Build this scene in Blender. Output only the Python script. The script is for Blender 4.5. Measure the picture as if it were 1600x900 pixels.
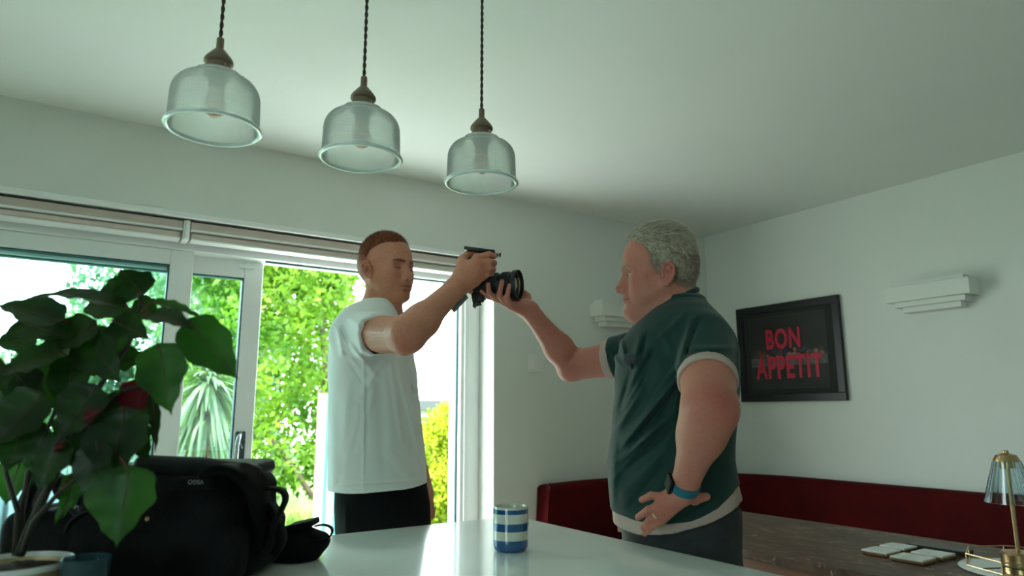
import bpy, bmesh, math, random
import numpy as np
from mathutils import Vector, Matrix
C = bpy.context.scene.collection
for o in list(bpy.data.objects): bpy.data.objects.remove(o)
# ------------------------------------------------------------------ camera
F_PX, PITCH, YAW, ROLL, EYE = 1060.44, 0.17993, 0.58806, -0.0033, 1.2
cy, sy = math.cos(YAW), math.sin(YAW)
cam_fw = Vector((sy*math.cos(PITCH), cy*math.cos(PITCH), math.sin(PITCH)))
_r0 = Vector((cy, -sy, 0)); _u0 = _r0.cross(cam_fw)
cam_r = math.cos(ROLL)*_r0 + math.sin(ROLL)*_u0
cam_u = -math.sin(ROLL)*_r0 + math.cos(ROLL)*_u0
cd = bpy.data.cameras.new('camera'); cam = bpy.data.objects.new('camera', cd); C.objects.link(cam)
cd.sensor_width = 36; cd.lens = F_PX/1600*36; cd.clip_start = .05; cd.clip_end = 200
cd.dof.use_dof = True; cd.dof.focus_distance = 1.95; cd.dof.aperture_fstop = 3.2
m = Matrix.Identity(4)
for i in range(3):
    m[i][0] = cam_r[i]; m[i][1] = cam_u[i]; m[i][2] = -cam_fw[i]
m[2][3] = EYE
cam.matrix_world = m
bpy.context.scene.camera = cam
# ------------------------------------------------------------------ sky, sun, exposure
sc = bpy.context.scene
sc.view_settings.view_transform = 'Standard'; sc.view_settings.look = 'None'
sc.view_settings.gamma = 1; sc.view_settings.use_curve_mapping = False
sc.view_settings.exposure = 2.62
wd = bpy.data.worlds.new('sky'); sc.world = wd; wd.use_nodes = True
nt = wd.node_tree; bg = nt.nodes['Background']
tc = nt.nodes.new('ShaderNodeTexCoord'); sep = nt.nodes.new('ShaderNodeSeparateXYZ'); rp = nt.nodes.new('ShaderNodeValToRGB')
nt.links.new(tc.outputs['Generated'], sep.inputs[0]); nt.links.new(sep.outputs['Z'], rp.inputs[0]); nt.links.new(rp.outputs[0], bg.inputs[0])
rp.color_ramp.elements[0].position = 0.0; rp.color_ramp.elements[0].color = (.83, .95, .95, 1)
rp.color_ramp.elements[1].position = 1.0; rp.color_ramp.elements[1].color = (.62, .85, .92, 1)
bg.inputs[1].default_value = 1.9
sl = bpy.data.lights.new('sun', 'SUN'); sl.energy = 2.5; sl.angle = .03; sl.color = (1, .96, .86)
sun = bpy.data.objects.new('sun', sl); C.objects.link(sun)
sun.rotation_euler = Vector((.62, .16, -1.15)).to_track_quat('-Z', 'Y').to_euler()
pl = bpy.data.lights.new('door_portal', 'AREA'); pl.shape = 'RECTANGLE'; pl.size = 4.1; pl.size_y = 2.0
pl.cycles.is_portal = True
po = bpy.data.objects.new('door_portal', pl); C.objects.link(po); po.location = (-.1, 3.42, 1.0)
po.rotation_euler = (math.radians(-90), 0, 0)
for nm_, loc_, rot_, sx_, sy_ in (('fill_window_portal', (-3.15, -.9, 1.5), (0, math.radians(-90), 0), 1.2, 1.6),):  # portal at the added left-wall window that brings in fill light
    pl = bpy.data.lights.new(nm_, 'AREA'); pl.shape = 'RECTANGLE'; pl.size = sx_; pl.size_y = sy_; pl.cycles.is_portal = True
    po = bpy.data.objects.new(nm_, pl); C.objects.link(po); po.location = loc_; po.rotation_euler = rot_
# ------------------------------------------------------------------ helpers
PI = math.pi
def V2W(p):                      # view frame (u right, w forward, z up) -> world, numpy or tuple
    p = np.asarray(p, float); q = p.copy()
    q[..., 0] = p[..., 0]*cy + p[..., 1]*sy; q[..., 1] = -p[..., 0]*sy + p[..., 1]*cy
    return q
def P(px, py, w):                # the point seen at (px, py), w metres ahead of the camera, in the view frame
    a, b = (px-800)/F_PX, (450-py)/F_PX
    a, b = a*math.cos(ROLL)-b*math.sin(ROLL), a*math.sin(ROLL)+b*math.cos(ROLL)
    wf = math.cos(PITCH) - b*math.sin(PITCH); zf = math.sin(PITCH) + b*math.cos(PITCH)
    return np.array((a*w/wf, w, EYE + zf*w/wf))
def proj_np(p):                  # view frame points -> pixel coordinates
    z = p[..., 2]-EYE; fwd = p[..., 1]*math.cos(PITCH)+z*math.sin(PITCH); up = -p[..., 1]*math.sin(PITCH)+z*math.cos(PITCH)
    return 800+F_PX*p[..., 0]/fwd, 450-F_PX*up/fwd
def mat(name, col, rough=.5, metal=0, var=0, scale=8, bump=0, bscale=60, spec=.5, sss=0, trans=0, coat=0, sheen=0, stretch=None, col2=None, ior=1.45):
    m = bpy.data.materials.new(name); m.use_nodes = True; n = m.node_tree; b = n.nodes['Principled BSDF']
    b.inputs['Base Color'].default_value = (*col, 1); b.inputs['Roughness'].default_value = rough
    b.inputs['Metallic'].default_value = metal; b.inputs['Specular IOR Level'].default_value = spec; b.inputs['IOR'].default_value = ior
    if sss: b.inputs['Subsurface Weight'].default_value = sss; b.inputs['Subsurface Scale'].default_value = .01; b.inputs['Subsurface Radius'].default_value = (1, .35, .2)
    if trans: b.inputs['Transmission Weight'].default_value = trans
    if coat: b.inputs['Coat Weight'].default_value = coat; b.inputs['Coat Roughness'].default_value = .05
    if sheen: b.inputs['Sheen Weight'].default_value = sheen; b.inputs['Sheen Roughness'].default_value = .4
    t = n.nodes.new('ShaderNodeTexCoord'); mp = n.nodes.new('ShaderNodeMapping'); n.links.new(t.outputs['Object'], mp.inputs[0])
    if stretch: mp.inputs['Scale'].default_value = stretch
    if var or col2:
        no = n.nodes.new('ShaderNodeTexNoise'); no.inputs['Scale'].default_value = scale; no.inputs['Detail'].default_value = 6
        n.links.new(mp.outputs[0], no.inputs[0])
        r = n.nodes.new('ShaderNodeValToRGB'); r.color_ramp.elements[0].position = .35; r.color_ramp.elements[1].position = .65
        c2 = col2 or tuple(min(1, c*(1+var)) for c in col); c1 = col if col2 else tuple(c*(1-var) for c in col)
        r.color_ramp.elements[0].color = (*c1, 1); r.color_ramp.elements[1].color = (*c2, 1)
        n.links.new(no.outputs[0], r.inputs[0]); n.links.new(r.outputs[0], b.inputs['Base Color'])
    if bump:
        n2 = n.nodes.new('ShaderNodeTexNoise'); n2.inputs['Scale'].default_value = bscale; n2.inputs['Detail'].default_value = 4
        n.links.new(mp.outputs[0], n2.inputs[0]); bp = n.nodes.new('ShaderNodeBump'); bp.inputs['Strength'].default_value = bump; bp.inputs['Distance'].default_value = .01
        n.links.new(n2.outputs[0], bp.inputs['Height']); n.links.new(bp.outputs[0], b.inputs['Normal'])
    return m
def tag(o, label=None, cat=None, group=None, kind=None):
    if label: o['label'] = label
    if cat: o['category'] = cat
    if group: o['group'] = group
    if kind: o['kind'] = kind
    return o
def thing(name, label, cat, loc=(0, 0, 0), rotz=0, group=None):
    o = bpy.data.objects.new(name, None); C.objects.link(o); o.empty_display_size = .05
    o.location = loc; o.rotation_euler = (0, 0, rotz)
    return tag(o, label, cat, group)
def link_mesh(name, me, m, parent=None, smooth=True, world=True):
    """link a mesh whose vertices are in world space (world=True) or in the parent's space"""
    o = bpy.data.objects.new(name, me); C.objects.link(o)
    for mm in (m if isinstance(m, (list, tuple)) else [m]): me.materials.append(mm)
    if parent is not None:
        o.parent = parent
        if world:
            r = parent; M = Matrix.Identity(4)
            while r is not None: M = (Matrix.Translation(r.location) @ r.rotation_euler.to_matrix().to_4x4()) @ M; r = r.parent
            me.transform(M.inverted())
    if smooth: me.polygons.foreach_set('use_smooth', [True]*len(me.polygons))
    return o
def obj(name, bm, m, parent=None, smooth=False, world=True, auto=None):
    me = bpy.data.meshes.new(name); bmesh.ops.recalc_face_normals(bm, faces=bm.faces); bm.to_mesh(me); bm.free()
    o = link_mesh(name, me, m, parent, smooth or auto is not None, world)
    if auto is not None: me.set_sharp_from_angle(angle=math.radians(auto))
    return o
def struct(name, bm, m, parent=None, **k):
    o = obj(name, bm, m, parent, **k)
    if parent is None: o['kind'] = 'structure'
    return o
def box(bm, x0, x1, y0, y1, z0, z1, bev=0, M=None):
    b = bmesh.new(); bmesh.ops.create_cube(b, size=1)
    for v in b.verts: v.co = Vector(((x0+x1)/2+v.co.x*(x1-x0), (y0+y1)/2+v.co.y*(y1-y0), (z0+z1)/2+v.co.z*(z1-z0)))
    if bev: bmesh.ops.bevel(b, geom=b.edges[:], offset=bev, segments=2, affect='EDGES', profile=.5)
    if M is not None: bmesh.ops.transform(b, matrix=M, verts=b.verts)
    t = bpy.data.meshes.new('t'); b.to_mesh(t); b.free(); bm.from_mesh(t); bpy.data.meshes.remove(t)
    return bm
def nbox(*a, **k): return box(bmesh.new(), *a, **k)
def frame_of(d):
    d = Vector(d).normalized(); a = Vector((0, 0, 1)) if abs(d.z) < .9 else Vector((1, 0, 0))
    x = d.cross(a).normalized(); return x, x.cross(d).normalized()
def tube(bm, pts, rad, n=10, cap=True, closed=False, flat=1):
    pts = [Vector(p) for p in pts]; N = len(pts); rr = rad if isinstance(rad, (list, tuple)) else [rad]*N
    rings = []; px = None
    for i, p in enumerate(pts):
        if closed: t = (pts[(i+1) % N]-pts[i-1]).normalized()
        else: t = (pts[min(i+1, N-1)]-pts[max(i-1, 0)]).normalized()
        if px is None: px = frame_of(t)[0]
        px = (px - t*px.dot(t)).normalized(); py_ = t.cross(px)
        rings.append([bm.verts.new(p + (px*math.cos(2*PI*k/n)+py_*math.sin(2*PI*k/n)*flat)*rr[i]) for k in range(n)])
    for i in range(N if closed else N-1):
        a, b = rings[i], rings[(i+1) % N]
        for k in range(n): bm.faces.new((a[k], a[(k+1) % n], b[(k+1) % n], b[k]))
    if cap and not closed: bm.faces.new(rings[0][::-1]); bm.faces.new(rings[-1])
    return bm
def lathe(bm, prof, n=48, c=(0, 0, 0), close=False, mod=None, M=None):
    rings = []
    for (r, z) in prof:
        if r < 1e-6: v = [bm.verts.new((c[0], c[1], c[2]+z))]
        else: v = [bm.verts.new((c[0]+r*(mod(k, z) if mod else 1)*math.cos(2*PI*k/n), c[1]+r*(mod(k, z) if mod else 1)*math.sin(2*PI*k/n), c[2]+z)) for k in range(n)]
        rings.append(v)
    R = range(len(rings) if close else len(rings)-1)
    for i in R:
        a, b = rings[i], rings[(i+1) % len(rings)]
        for k in range(n):
            k2 = (k+1) % n
            if len(a) == 1 and len(b) == 1: continue
            if len(a) == 1: bm.faces.new((a[0], b[k2], b[k]))
            elif len(b) == 1: bm.faces.new((a[k], a[k2], b[0]))
            else: bm.faces.new((a[k], a[k2], b[k2], b[k]))
    if M is not None: bmesh.ops.transform(bm, matrix=M, verts=bm.verts)
    return bm
def ball(bm, c, r, n=16, s=(1, 1, 1)):
    M = Matrix.Translation(c) @ Matrix.Diagonal((r*s[0], r*s[1], r*s[2], 1)); bmesh.ops.create_uvsphere(bm, u_segments=n, v_segments=n//2, radius=1, matrix=M); return bm
def arrmesh(name, vs, fs):       # numpy verts, uniform-size faces
    me = bpy.data.meshes.new(name); vs = np.asarray(vs, np.float32); fs = np.asarray(fs, np.int32); k = fs.shape[1]
    me.vertices.add(len(vs)); me.vertices.foreach_set('co', vs.ravel())
    me.loops.add(fs.size); me.loops.foreach_set('vertex_index', fs.ravel())
    me.polygons.add(len(fs)); me.polygons.foreach_set('loop_start', np.arange(0, fs.size, k, dtype=np.int32))
    me.update(calc_edges=True); return me
# ------------------------------------------------------------------ the room
XR, YB, HC = 3.696, 3.106, 2.40
XL, YF = -2.9, -2.6
YD = 3.256                                      # inner face of the door frame
wallm = mat('wall_paint', (.76, .775, .725), .75, var=.012, scale=3, bump=.03, bscale=180)
ceilm = mat('ceiling_paint', (.83, .87, .82), .8, var=.01, scale=2, bump=.03, bscale=160)
upvc = mat('white_plastic', (.90, .92, .91), .3, bump=.01)
upvc2 = mat('white_gloss_paint', (.92, .93, .91), .35)
floorm = mat('oak_floor', (.50, .37, .27), .4, col2=(.60, .46, .35), scale=3, stretch=(1, 9, 1), bump=.05)
floor = struct('floor', nbox(XL-.3, XR+.3, YF-.3, YB+.3, -.1, 0), floorm)
struct('ceiling', nbox(XL-.3, XR+.3, YF-.3, YB+.3, HC, HC+.25), ceilm)
struct('wall_right', nbox(XR, XR+.3, YF-.3, YB+.3, 0, HC), wallm)
def wall_hole(bm, ax, a0, a1, b0, b1, h0, h1, z0, z1):      # wall along one axis with one window hole
    f = (lambda s0, s1, zz0, zz1: box(bm, b0, b1, s0, s1, zz0, zz1)) if ax == 'y' else (lambda s0, s1, zz0, zz1: box(bm, s0, s1, b0, b1, zz0, zz1))
    f(a0, h0, 0, HC); f(h1, a1, 0, HC); f(h0, h1, 0, z0); f(h0, h1, z1, HC); return bm
struct('wall_left', wall_hole(bmesh.new(), 'y', YF-.3, YB+.3, XL-.3, XL, -1.7, -.1, .95, 2.1), wallm)  # hole cut for the added fill window
struct('wall_front', nbox(XL, XR, YF-.3, YF, 0, HC), wallm)
ZO, XO0, XO1 = 2.032, -2.15, 1.951
bm = bmesh.new(); box(bm, XO1, XR, YB, YB+.3, 0, HC); box(bm, XL, XO0, YB, YB+.3, 0, HC); box(bm, XO0, XO1, YB, YB+.3, ZO, HC)
struct('wall_back', bm, wallm)
# bead along the top of the door opening
struct('trim_1', nbox(XO0, XO1, YB-.006, YB+.012, ZO-.012, ZO+.012, .003), upvc2)
struct('baseboard_back', nbox(XO1+.02, XR, YB-.016, YB, 0, .12, .004), upvc2)
struct('baseboard_right', nbox(XR-.016, XR, YF, YB-.02, 0, .12, .004), upvc2)
# --- glazed doors: door_1 is the outer frame with the fixed left panes, door_2 the sliding sash
glass = bpy.data.materials.new('window_glass'); glass.use_nodes = True
n = glass.node_tree; n.nodes.remove(n.nodes['Principled BSDF'])
tr = n.nodes.new('ShaderNodeBsdfTransparent'); tr.inputs[0].default_value = (.86, .96, .95, 1)
gl = n.nodes.new('ShaderNodeBsdfGlossy'); gl.inputs['Roughness'].default_value = .02; mx = n.nodes.new('ShaderNodeMixShader'); fr = n.nodes.new('ShaderNodeFresnel'); fr.inputs[0].default_value = 1.5
n.links.new(fr.outputs[0], mx.inputs[0]); n.links.new(tr.outputs[0], mx.inputs[1]); n.links.new(gl.outputs[0], mx.inputs[2]); n.links.new(mx.outputs[0], n.nodes['Material Output'].inputs[0])
gasket = mat('dark_gasket', (.02, .09, .10), .5)
d1 = bpy.data.objects.new('door_1', None); C.objects.link(d1); d1['kind'] = 'structure'; d1.location = (0, YD, 0)
fr_ = bmesh.new()
box(fr_, XO0, XO1, YD, YD+.13, 1.912, ZO, .004)                # head
box(fr_, 1.832, XO1, YD, YD+.13, 0, 1.912, .004); box(fr_, 1.852, 1.872, YD-.012, YD+.01, 0, 1.912, .003); box(fr_, XO0, -2.07, YD, YD+.13, 0, 1.912, .004)
box(fr_, XO0, XO1, YD, YD+.13, -.02, .06, .004)
struct('door_frame', fr_, upvc, d1)
def pane(par, x0, x1, z0, z1, y, stile, rail, bot=.09, right_stile=None, nm='pane'):
    rs = right_stile or stile
    b = bmesh.new()
    box(b, x0, x0+stile, y, y+.05, z0, z1, .005); box(b, x1-rs, x1, y, y+.05, z0, z1, .005)
    box(b, x0+stile, x1-rs, y, y+.05, z1-rail, z1, .005); box(b, x0+stile, x1-rs, y, y+.05, z0, z0+bot, .005)
    struct('sash_frame', b, upvc, par)
    g = bmesh.new(); a, c_, e, h = x0+stile, x1-rs, z0+bot, z1-rail; t = .006
    box(g, a, a+t, y+.006, y+.046, e, h); box(g, c_-t, c_, y+.006, y+.046, e, h); box(g, a, c_, y+.006, y+.046, h-t, h); box(g, a, c_, y+.006, y+.046, e, e+t)
    struct('gasket', g, gasket, par)
    struct('glass_pane', nbox(a, c_, y+.022, y+.028, e, h), glass, par)
pane(d1, XO0+.08, -.92, .06, 1.912, YD+.012, .085, .068)
pane(d1, -.92, .463, .06, 1.912, YD+.012, .085, .068, right_stile=.095)
d2 = bpy.data.objects.new('door_2', None); C.objects.link(d2); d2['kind'] = 'structure'; d2.location = (0, YD, 0)
pane(d2, -.45, .779, .06, 1.907, YD+.066, .085, .082)
# dark strip in place of the shadow gap, and the gasket, of the open leaf
g = bmesh.new(); box(g, .779, 1.832, YD+.03, YD+.045, 1.904, 1.912); box(g, 1.824, 1.832, YD+.03, YD+.045, .06, 1.912)
struct('gasket', g, gasket, d1)
lk = struct('door_lock', box(nbox(.668, .735, YD+.052, YD+.066, 1.872, 1.89, .004), .664, .676, YD+.046, YD+.062, 1.873, 1.889, .003), upvc, d2)
hm_ = mat('handle_chrome', (.42, .47, .50), .25, metal=1); hd = mat('handle_dark', (.05, .075, .09), .3, metal=.6)
b = bmesh.new()
for (x, y, w_, nm) in ((.722, YD+.066, .022, 0),):
    box(b, x-w_, x+w_, y-.016, y, .92, 1.115, .007)
hp = struct('handle_plate', b, hd, d2)
struct('handle_grip', tube(bmesh.new(), [(.70, YD+.052, .93), (.70, YD+.016, .945), (.70, YD+.010, 1.06), (.706, YD+.014, 1.09), (.722, YD+.05, 1.108)], [.008, .009, .009, .009, .008], 10), hm_, d2, smooth=True)
struct('handle_latch', tube(bmesh.new(), [(.714, YD+.048, 1.075), (.732, YD+.046, 1.04)], .004, 8), hm_, d2)
w1 = bpy.data.objects.new('fill_window_1', None); C.objects.link(w1); w1['kind'] = 'structure'; w1.location = (XL, -.9, .95)  # unseen window, added so sky light fills the room from the left
for w_, ax in ((w1, 'y'),):
    b = bmesh.new(); g = bmesh.new()
    lo, hi = (-1.7, -.1) if ax == 'y' else (-.3, 2.1); q0 = (XL if ax == 'y' else YF)-.16
    def bx_(bm, s0, s1, z0, z1, d0=0, d1=.06):
        if ax == 'y': box(bm, q0+d0, q0+d1, s0, s1, z0, z1, .002)
        else: box(bm, s0, s1, q0+d0, q0+d1, z0, z1, .002)
    for s_ in (lo, (lo+hi)/2-.03, hi-.06): bx_(b, s_, s_+.06, .95, 2.1)
    bx_(b, lo, hi, .95, 1.01); bx_(b, lo, hi, 2.04, 2.1); bx_(g, lo+.06, hi-.06, 1.01, 2.04, .02, .03)
    struct('fill_window_frame', b, upvc, w_); struct('glass_pane', g, glass, w_)
# --- two blinds in the head of the recess
bl_w = mat('blind_fabric', (.66, .54, .48), .8, col2=(.76, .64, .57), scale=5, stretch=(1.5, 1, 40), bump=.05)
for (a, c_, lab) in ((-2.1, .392, 'folded beige roller blind above the left panes of the glazed door'), (.424, 1.945, 'folded beige roller blind above the open right half of the glazed door')):
    t = thing('window_blind', lab, 'blind', ((a+c_)/2, 3.19, 1.94), group=None)
    obj('head_box', nbox(a, c_, 3.155, 3.235, 1.985, 2.018, .002), bl_w, t)
    obj('blind_rail', nbox(a, c_, 3.150, 3.24, 1.976, 1.985, .002), upvc2, t)
    obj('folded_fabric', nbox(a+.006, c_-.006, 3.165, 3.23, 1.946, 1.972, .006), bl_w, t)
    obj('bottom_rail', nbox(a+.006, c_-.006, 3.16, 3.232, 1.938, 1.946, .002), upvc2, t)
t = obj('blind_bracket', box(nbox(.394, .421, 3.15, 3.235, 1.935, 2.022, .003), .400, .415, 3.13, 3.15, 1.938, 2.018, .003), upvc2)
tag(t, 'white upright bracket between the two beige blinds', 'bracket')
# --- light switch, wall lights
plast = mat('switch_plastic', (.80, .80, .76), .35)
t = thing('light_switch', 'pale square blank switch plate on the back wall beside the glazed door', 'switch', (2.23, YB, 1.467))
obj('plate', nbox(2.177, 2.283, YB-.012, YB, 1.415, 1.519, .004), plast, t); obj('rocker', nbox(2.195, 2.232, YB-.017, YB-.009, 1.432, 1.502, .003), plast, t)
def sconce(loc, rz, label, L):
    t = thing('wall_light', label, 'wall light', loc, rz)      # local: wall in plane y=0, sticking out to -y, along x
    plm = mat('plaster', (.77, .78, .73), .7, bump=.02)
    D = .115
    obj('main_box', nbox(-L/2, L/2, -D, 0, -.035, .045, .002), plm, t, world=False)
    obj('top_step', nbox(-L/2+.03, L/2-.03, -D+.022, 0, .045, .066, .002), plm, t, world=False)
    obj('lower_step', nbox(-L/2+.032, L/2-.032, -D+.022, 0, -.062, -.035, .002), plm, t, world=False)
    obj('bottom_step', nbox(-L/2+.062, L/2-.062, -D+.044, 0, -.090, -.062, .002), plm, t, world=False)
    return t
sconce((XR, 1.64, 1.785), PI*1.5, 'stepped white plaster wall light on the right wall beside the framed print', .40)
sconce((2.835, YB, 1.792), 0, 'stepped white plaster wall light on the back wall behind the grey-haired man', .40)
# --- framed print
blk = mat('frame_black', (.008, .008, .009), .35); matb = mat('mount_black', (.013, .013, .014), .8)
t = thing('framed_picture', 'black framed print reading BON APPETIT in red on the right wall', 'picture', (XR, 2.505, 1.255))
y0, y1, z0, z1 = 2.151, 2.858, 1.254, 1.853; fx = XR-.028
b = bmesh.new(); fw_ = .045
box(b, fx, XR-.002, y0, y1, z1-fw_, z1, .003); box(b, fx, XR-.002, y0, y1, z0, z0+fw_, .003); box(b, fx, XR-.002, y0, y0+fw_, z0+fw_, z1-fw_, .003); box(b, fx, XR-.002, y1-fw_, y1, z0+fw_, z1-fw_, .003)
obj('frame', b, blk, t)
obj('mount', nbox(XR-.014, XR-.004, y0+fw_, y1-fw_, z0+fw_, z1-fw_), matb, t)
ay0, ay1, az0, az1 = 2.25, 2.765, 1.335, 1.775
lin = mat('thin_line', (.05, .05, .055), .7); b = bmesh.new()
for q in ((ay0-.004, ay1+.004, az1, az1+.003), (ay0-.004, ay1+.004, az0-.003, az0), (ay0-.004, ay0, az0, az1), (ay1, ay1+.004, az0, az1)): box(b, XR-.016, XR-.013, *q)
obj('mount_line', b, lin, t)
art = obj('print_sheet', nbox(XR-.0155, XR-.0135, ay0, ay1, az0, az1), mat('print_dark', (.016, .013, .014), .6, col2=(.03, .022, .02), scale=9), t)
b = bmesh.new(); box(b, XR-.0165, XR-.0155, ay0, ay1, 1.47, 1.525)
obj('grey_band', b, mat('print_grey', (.13, .12, .11), .7, var=.4, scale=40), t)
rnd = random.Random(4); dab = [mat('print_'+k, c_, .7) for k, c_ in (('rust', (.22, .07, .03)), ('blue', (.03, .07, .16)), ('flesh', (.36, .18, .11)), ('brown', (.08, .04, .03)))]
for k, mm in enumerate(dab):
    b = bmesh.new()
    for j in range(14):
        yy = rnd.uniform(ay0+.01, ay1-.03); zz = rnd.uniform(1.525, 1.565); r_ = rnd.uniform(.006, .018)
        ball(b, (XR-.0155-.001*k*.3, yy, zz), r_, 10, (.04, 1, .9))
    obj('colour_dabs', b, mm, t)['kind'] = 'stuff'
redp = mat('print_red', (.72, .010, .055), .55)
def word(txt, yc, zb, h, wd_, par):
    cu = bpy.data.curves.new('w', 'FONT'); cu.body = txt; cu.align_x = 'CENTER'; cu.size = 1; cu.extrude = .001; cu.offset = .03; cu.space_character = 1.1
    o = bpy.data.objects.new('w', cu); C.objects.link(o); dg = bpy.context.evaluated_depsgraph_get(); me = bpy.data.meshes.new_from_object(o.evaluated_get(dg)); bpy.data.objects.remove(o)
    xs = [v.co.x for v in me.vertices]; ys = [v.co.y for v in me.vertices]
    sx = wd_/(max(xs)-min(xs)); sz = h/(max(ys)-min(ys)); mx_ = (max(xs)+min(xs))/2; my = min(ys)
    for v in me.vertices: v.co = Vector((XR-.0185+v.co.z, yc-(v.co.x-mx_)*sx, zb+(v.co.y-my)*sz))
    link_mesh('lettering', me, redp, par, smooth=False)
word('BON', 2.53, 1.572, .125, .235, t); word('APPETIT', 2.508, 1.392, .140, .455, t)
pgl = glass.copy(); pgl.name = 'picture_glass'; pgl.node_tree.nodes['Fresnel'].inputs[0].default_value = 1.28; pgl.node_tree.nodes['Transparent BSDF'].inputs[0].default_value = (.97, .98, .98, 1)
obj('picture_glass', nbox(XR-.022, XR-.020, y0+fw_, y1-fw_, z0+fw_, z1-fw_), pgl, t)
# --- island
quartz = mat('white_quartz', (.88, .91, .88), .13, spec=.7, coat=.3, var=.01, scale=4)
t = thing('kitchen_island', 'white kitchen island with a glossy pale worktop', 'kitchen island', (.0, .9, 0))
IX0, IX1, IY0, IY1 = -1.9, 1.155, .62, 1.722
obj('worktop', nbox(IX0, IX1, IY0, IY1, .868, .9, .004), quartz, t)
cab = mat('cabinet_paint', (.55, .58, .55), .45)
obj('carcass', nbox(IX0+.04, IX1-.10, IY0+.05, IY1-.28, .1, .868), cab, t); obj('plinth', nbox(IX0+.08, IX1-.14, IY0+.1, IY1-.32, 0, .1), blk, t)
for k in range(4):
    x = IX0+.05+k*.72; b = nbox(x, x+.70, IY0+.028, IY0+.05, .12, .85, .003); dd = obj('cabinet_door', b, cab, t)
    obj('handle', tube(bmesh.new(), [(x+.62, IY0+.03, .78), (x+.62, IY0+.005, .78), (x+.62, IY0+.005, .64), (x+.62, IY0+.03, .64)], .005, 8), hm_, dd)
# --- banquette: back and seat follow the two walls with a rounded corner
velv = mat('red_velvet', (.055, .0022, .0030), .85, col2=(.085, .0032, .0040), scale=4, spec=.15, bump=.04, bscale=300)
def path_L(off, n=12, rad=.5):
    R_ = rad-off if rad > off else .02
    cx, cy_ = XR-.0-rad, YB-rad
    p = [(2.19, YB-off), (2.5, YB-off), (2.9, YB-off)]
    for k in range(n+1):
        a = PI/2*(1-k/n); p.append((cx+(rad-off)*math.cos(a), cy_+(rad-off)*math.sin(a)))
    p += [(XR-off, YB-rad-.5), (XR-off, 1.6), (XR-off, .8), (XR-off, -.4)]
    return p
def sweepL(offs_z, rad=.62, nm='x'):
    bm = bmesh.new(); rows = []
    for (o_, z) in offs_z: rows.append([bm.verts.new((x, y, z)) for x, y in path_L(o_, rad=rad)])
    K = len(rows); N = len(rows[0])
    for i in range(K):
        for j in range(N-1): bm.faces.new((rows[i][j], rows[(i+1) % K][j], rows[(i+1) % K][j+1], rows[i][j+1]))
    bm.faces.new([r[0] for r in rows]); bm.faces.new([r[-1] for r in rows][::-1]); return bm
t = thing('banquette', 'dark red velvet corner banquette running along the back and right walls', 'sofa', (3.2, 2.6, 0))
bk = [(.004, .12), (.004, .80), (.012, .814), (.035, .82), (.085, .82), (.112, .812), (.125, .79), (.14, .60), (.15, .46), (.15, .12)]
bb = sweepL(bk)
for v in bb.verts:      # rounded top corner at the free left end
    if v.co.x < 2.2 and v.co.z > .7: v.co.x += .055*((v.co.z-.7)/.12)**2; v.co.z -= .008
o = obj('backrest', bb, velv, t, auto=50)
obj('seat', sweepL([(.15, .34), (.15, .47), (.60, .47), (.63, .455), (.64, .43), (.64, .34)], rad=.68), velv, t, auto=50)
obj('base', sweepL([(.15, 0), (.15, .34), (.60, .34), (.60, 0)], rad=.68), blk, t)
obj('piping', tube(bmesh.new(), [(2.235, YB-.13, .46), (2.235, YB-.127, .70), (2.24, YB-.118, .79), (2.25, YB-.09, .822)], .004, 8), velv, t)
# --- marble dining table
mar = bpy.data.materials.new('brown_marble'); mar.use_nodes = True; n = mar.node_tree; pb = n.nodes['Principled BSDF']; pb.inputs['Roughness'].default_value = .42; pb.inputs['Specular IOR Level'].default_value = .16
tc = n.nodes.new('ShaderNodeTexCoord'); mp = n.nodes.new('ShaderNodeMapping'); mp.inputs['Scale'].default_value = (3.2, 1.2, 1); mp.inputs['Rotation'].default_value = (0, 0, .35)
n.links.new(tc.outputs['Object'], mp.inputs[0])
no = n.nodes.new('ShaderNodeTexNoise'); no.inputs['Scale'].default_value = 4; no.inputs['Detail'].default_value = 9; no.inputs['Roughness'].default_value = .68; no.inputs['Distortion'].default_value = 1.6
n.links.new(mp.outputs[0], no.inputs[0]); r = n.nodes.new('ShaderNodeValToRGB'); r.color_ramp.elements[0].position = .35; r.color_ramp.elements[0].color = (.060, .034, .024, 1); r.color_ramp.elements[1].position = .7; r.color_ramp.elements[1].color = (.150, .092, .064, 1)
n.links.new(no.outputs[0], r.inputs[0])
vo = n.nodes.new('ShaderNodeTexVoronoi'); vo.feature = 'DISTANCE_TO_EDGE'; vo.inputs['Scale'].default_value = 5; 
mxv = n.nodes.new('ShaderNodeVectorMath'); mxv.operation = 'MULTIPLY_ADD'; mxv.inputs[1].default_value = (.5, .5, .5); n.links.new(no.outputs['Color'], mxv.inputs[0]); n.links.new(mp.outputs[0], mxv.inputs[2]); n.links.new(mxv.outputs[0], vo.inputs[0])
r2 = n.nodes.new('ShaderNodeValToRGB'); r2.color_ramp.elements[0].position = 0; r2.color_ramp.elements[0].color = (1, 1, 1, 1); r2.color_ramp.elements[1].position = .030; r2.color_ramp.elements[1].color = (0, 0, 0, 1); n.links.new(vo.outputs[0], r2.inputs[0])
no2 = n.nodes.new('ShaderNodeTexNoise'); no2.inputs['Scale'].default_value = 7; n.links.new(mp.outputs[0], no2.inputs[0]); r3 = n.nodes.new('ShaderNodeValToRGB'); r3.color_ramp.elements[0].position = .50; r3.color_ramp.elements[1].position = .56; n.links.new(no2.outputs[0], r3.inputs[0])
ml = n.nodes.new('ShaderNodeMath'); ml.operation = 'MULTIPLY'; n.links.new(r2.outputs[0], ml.inputs[0]); n.links.new(r3.outputs[0], ml.inputs[1])
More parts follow.
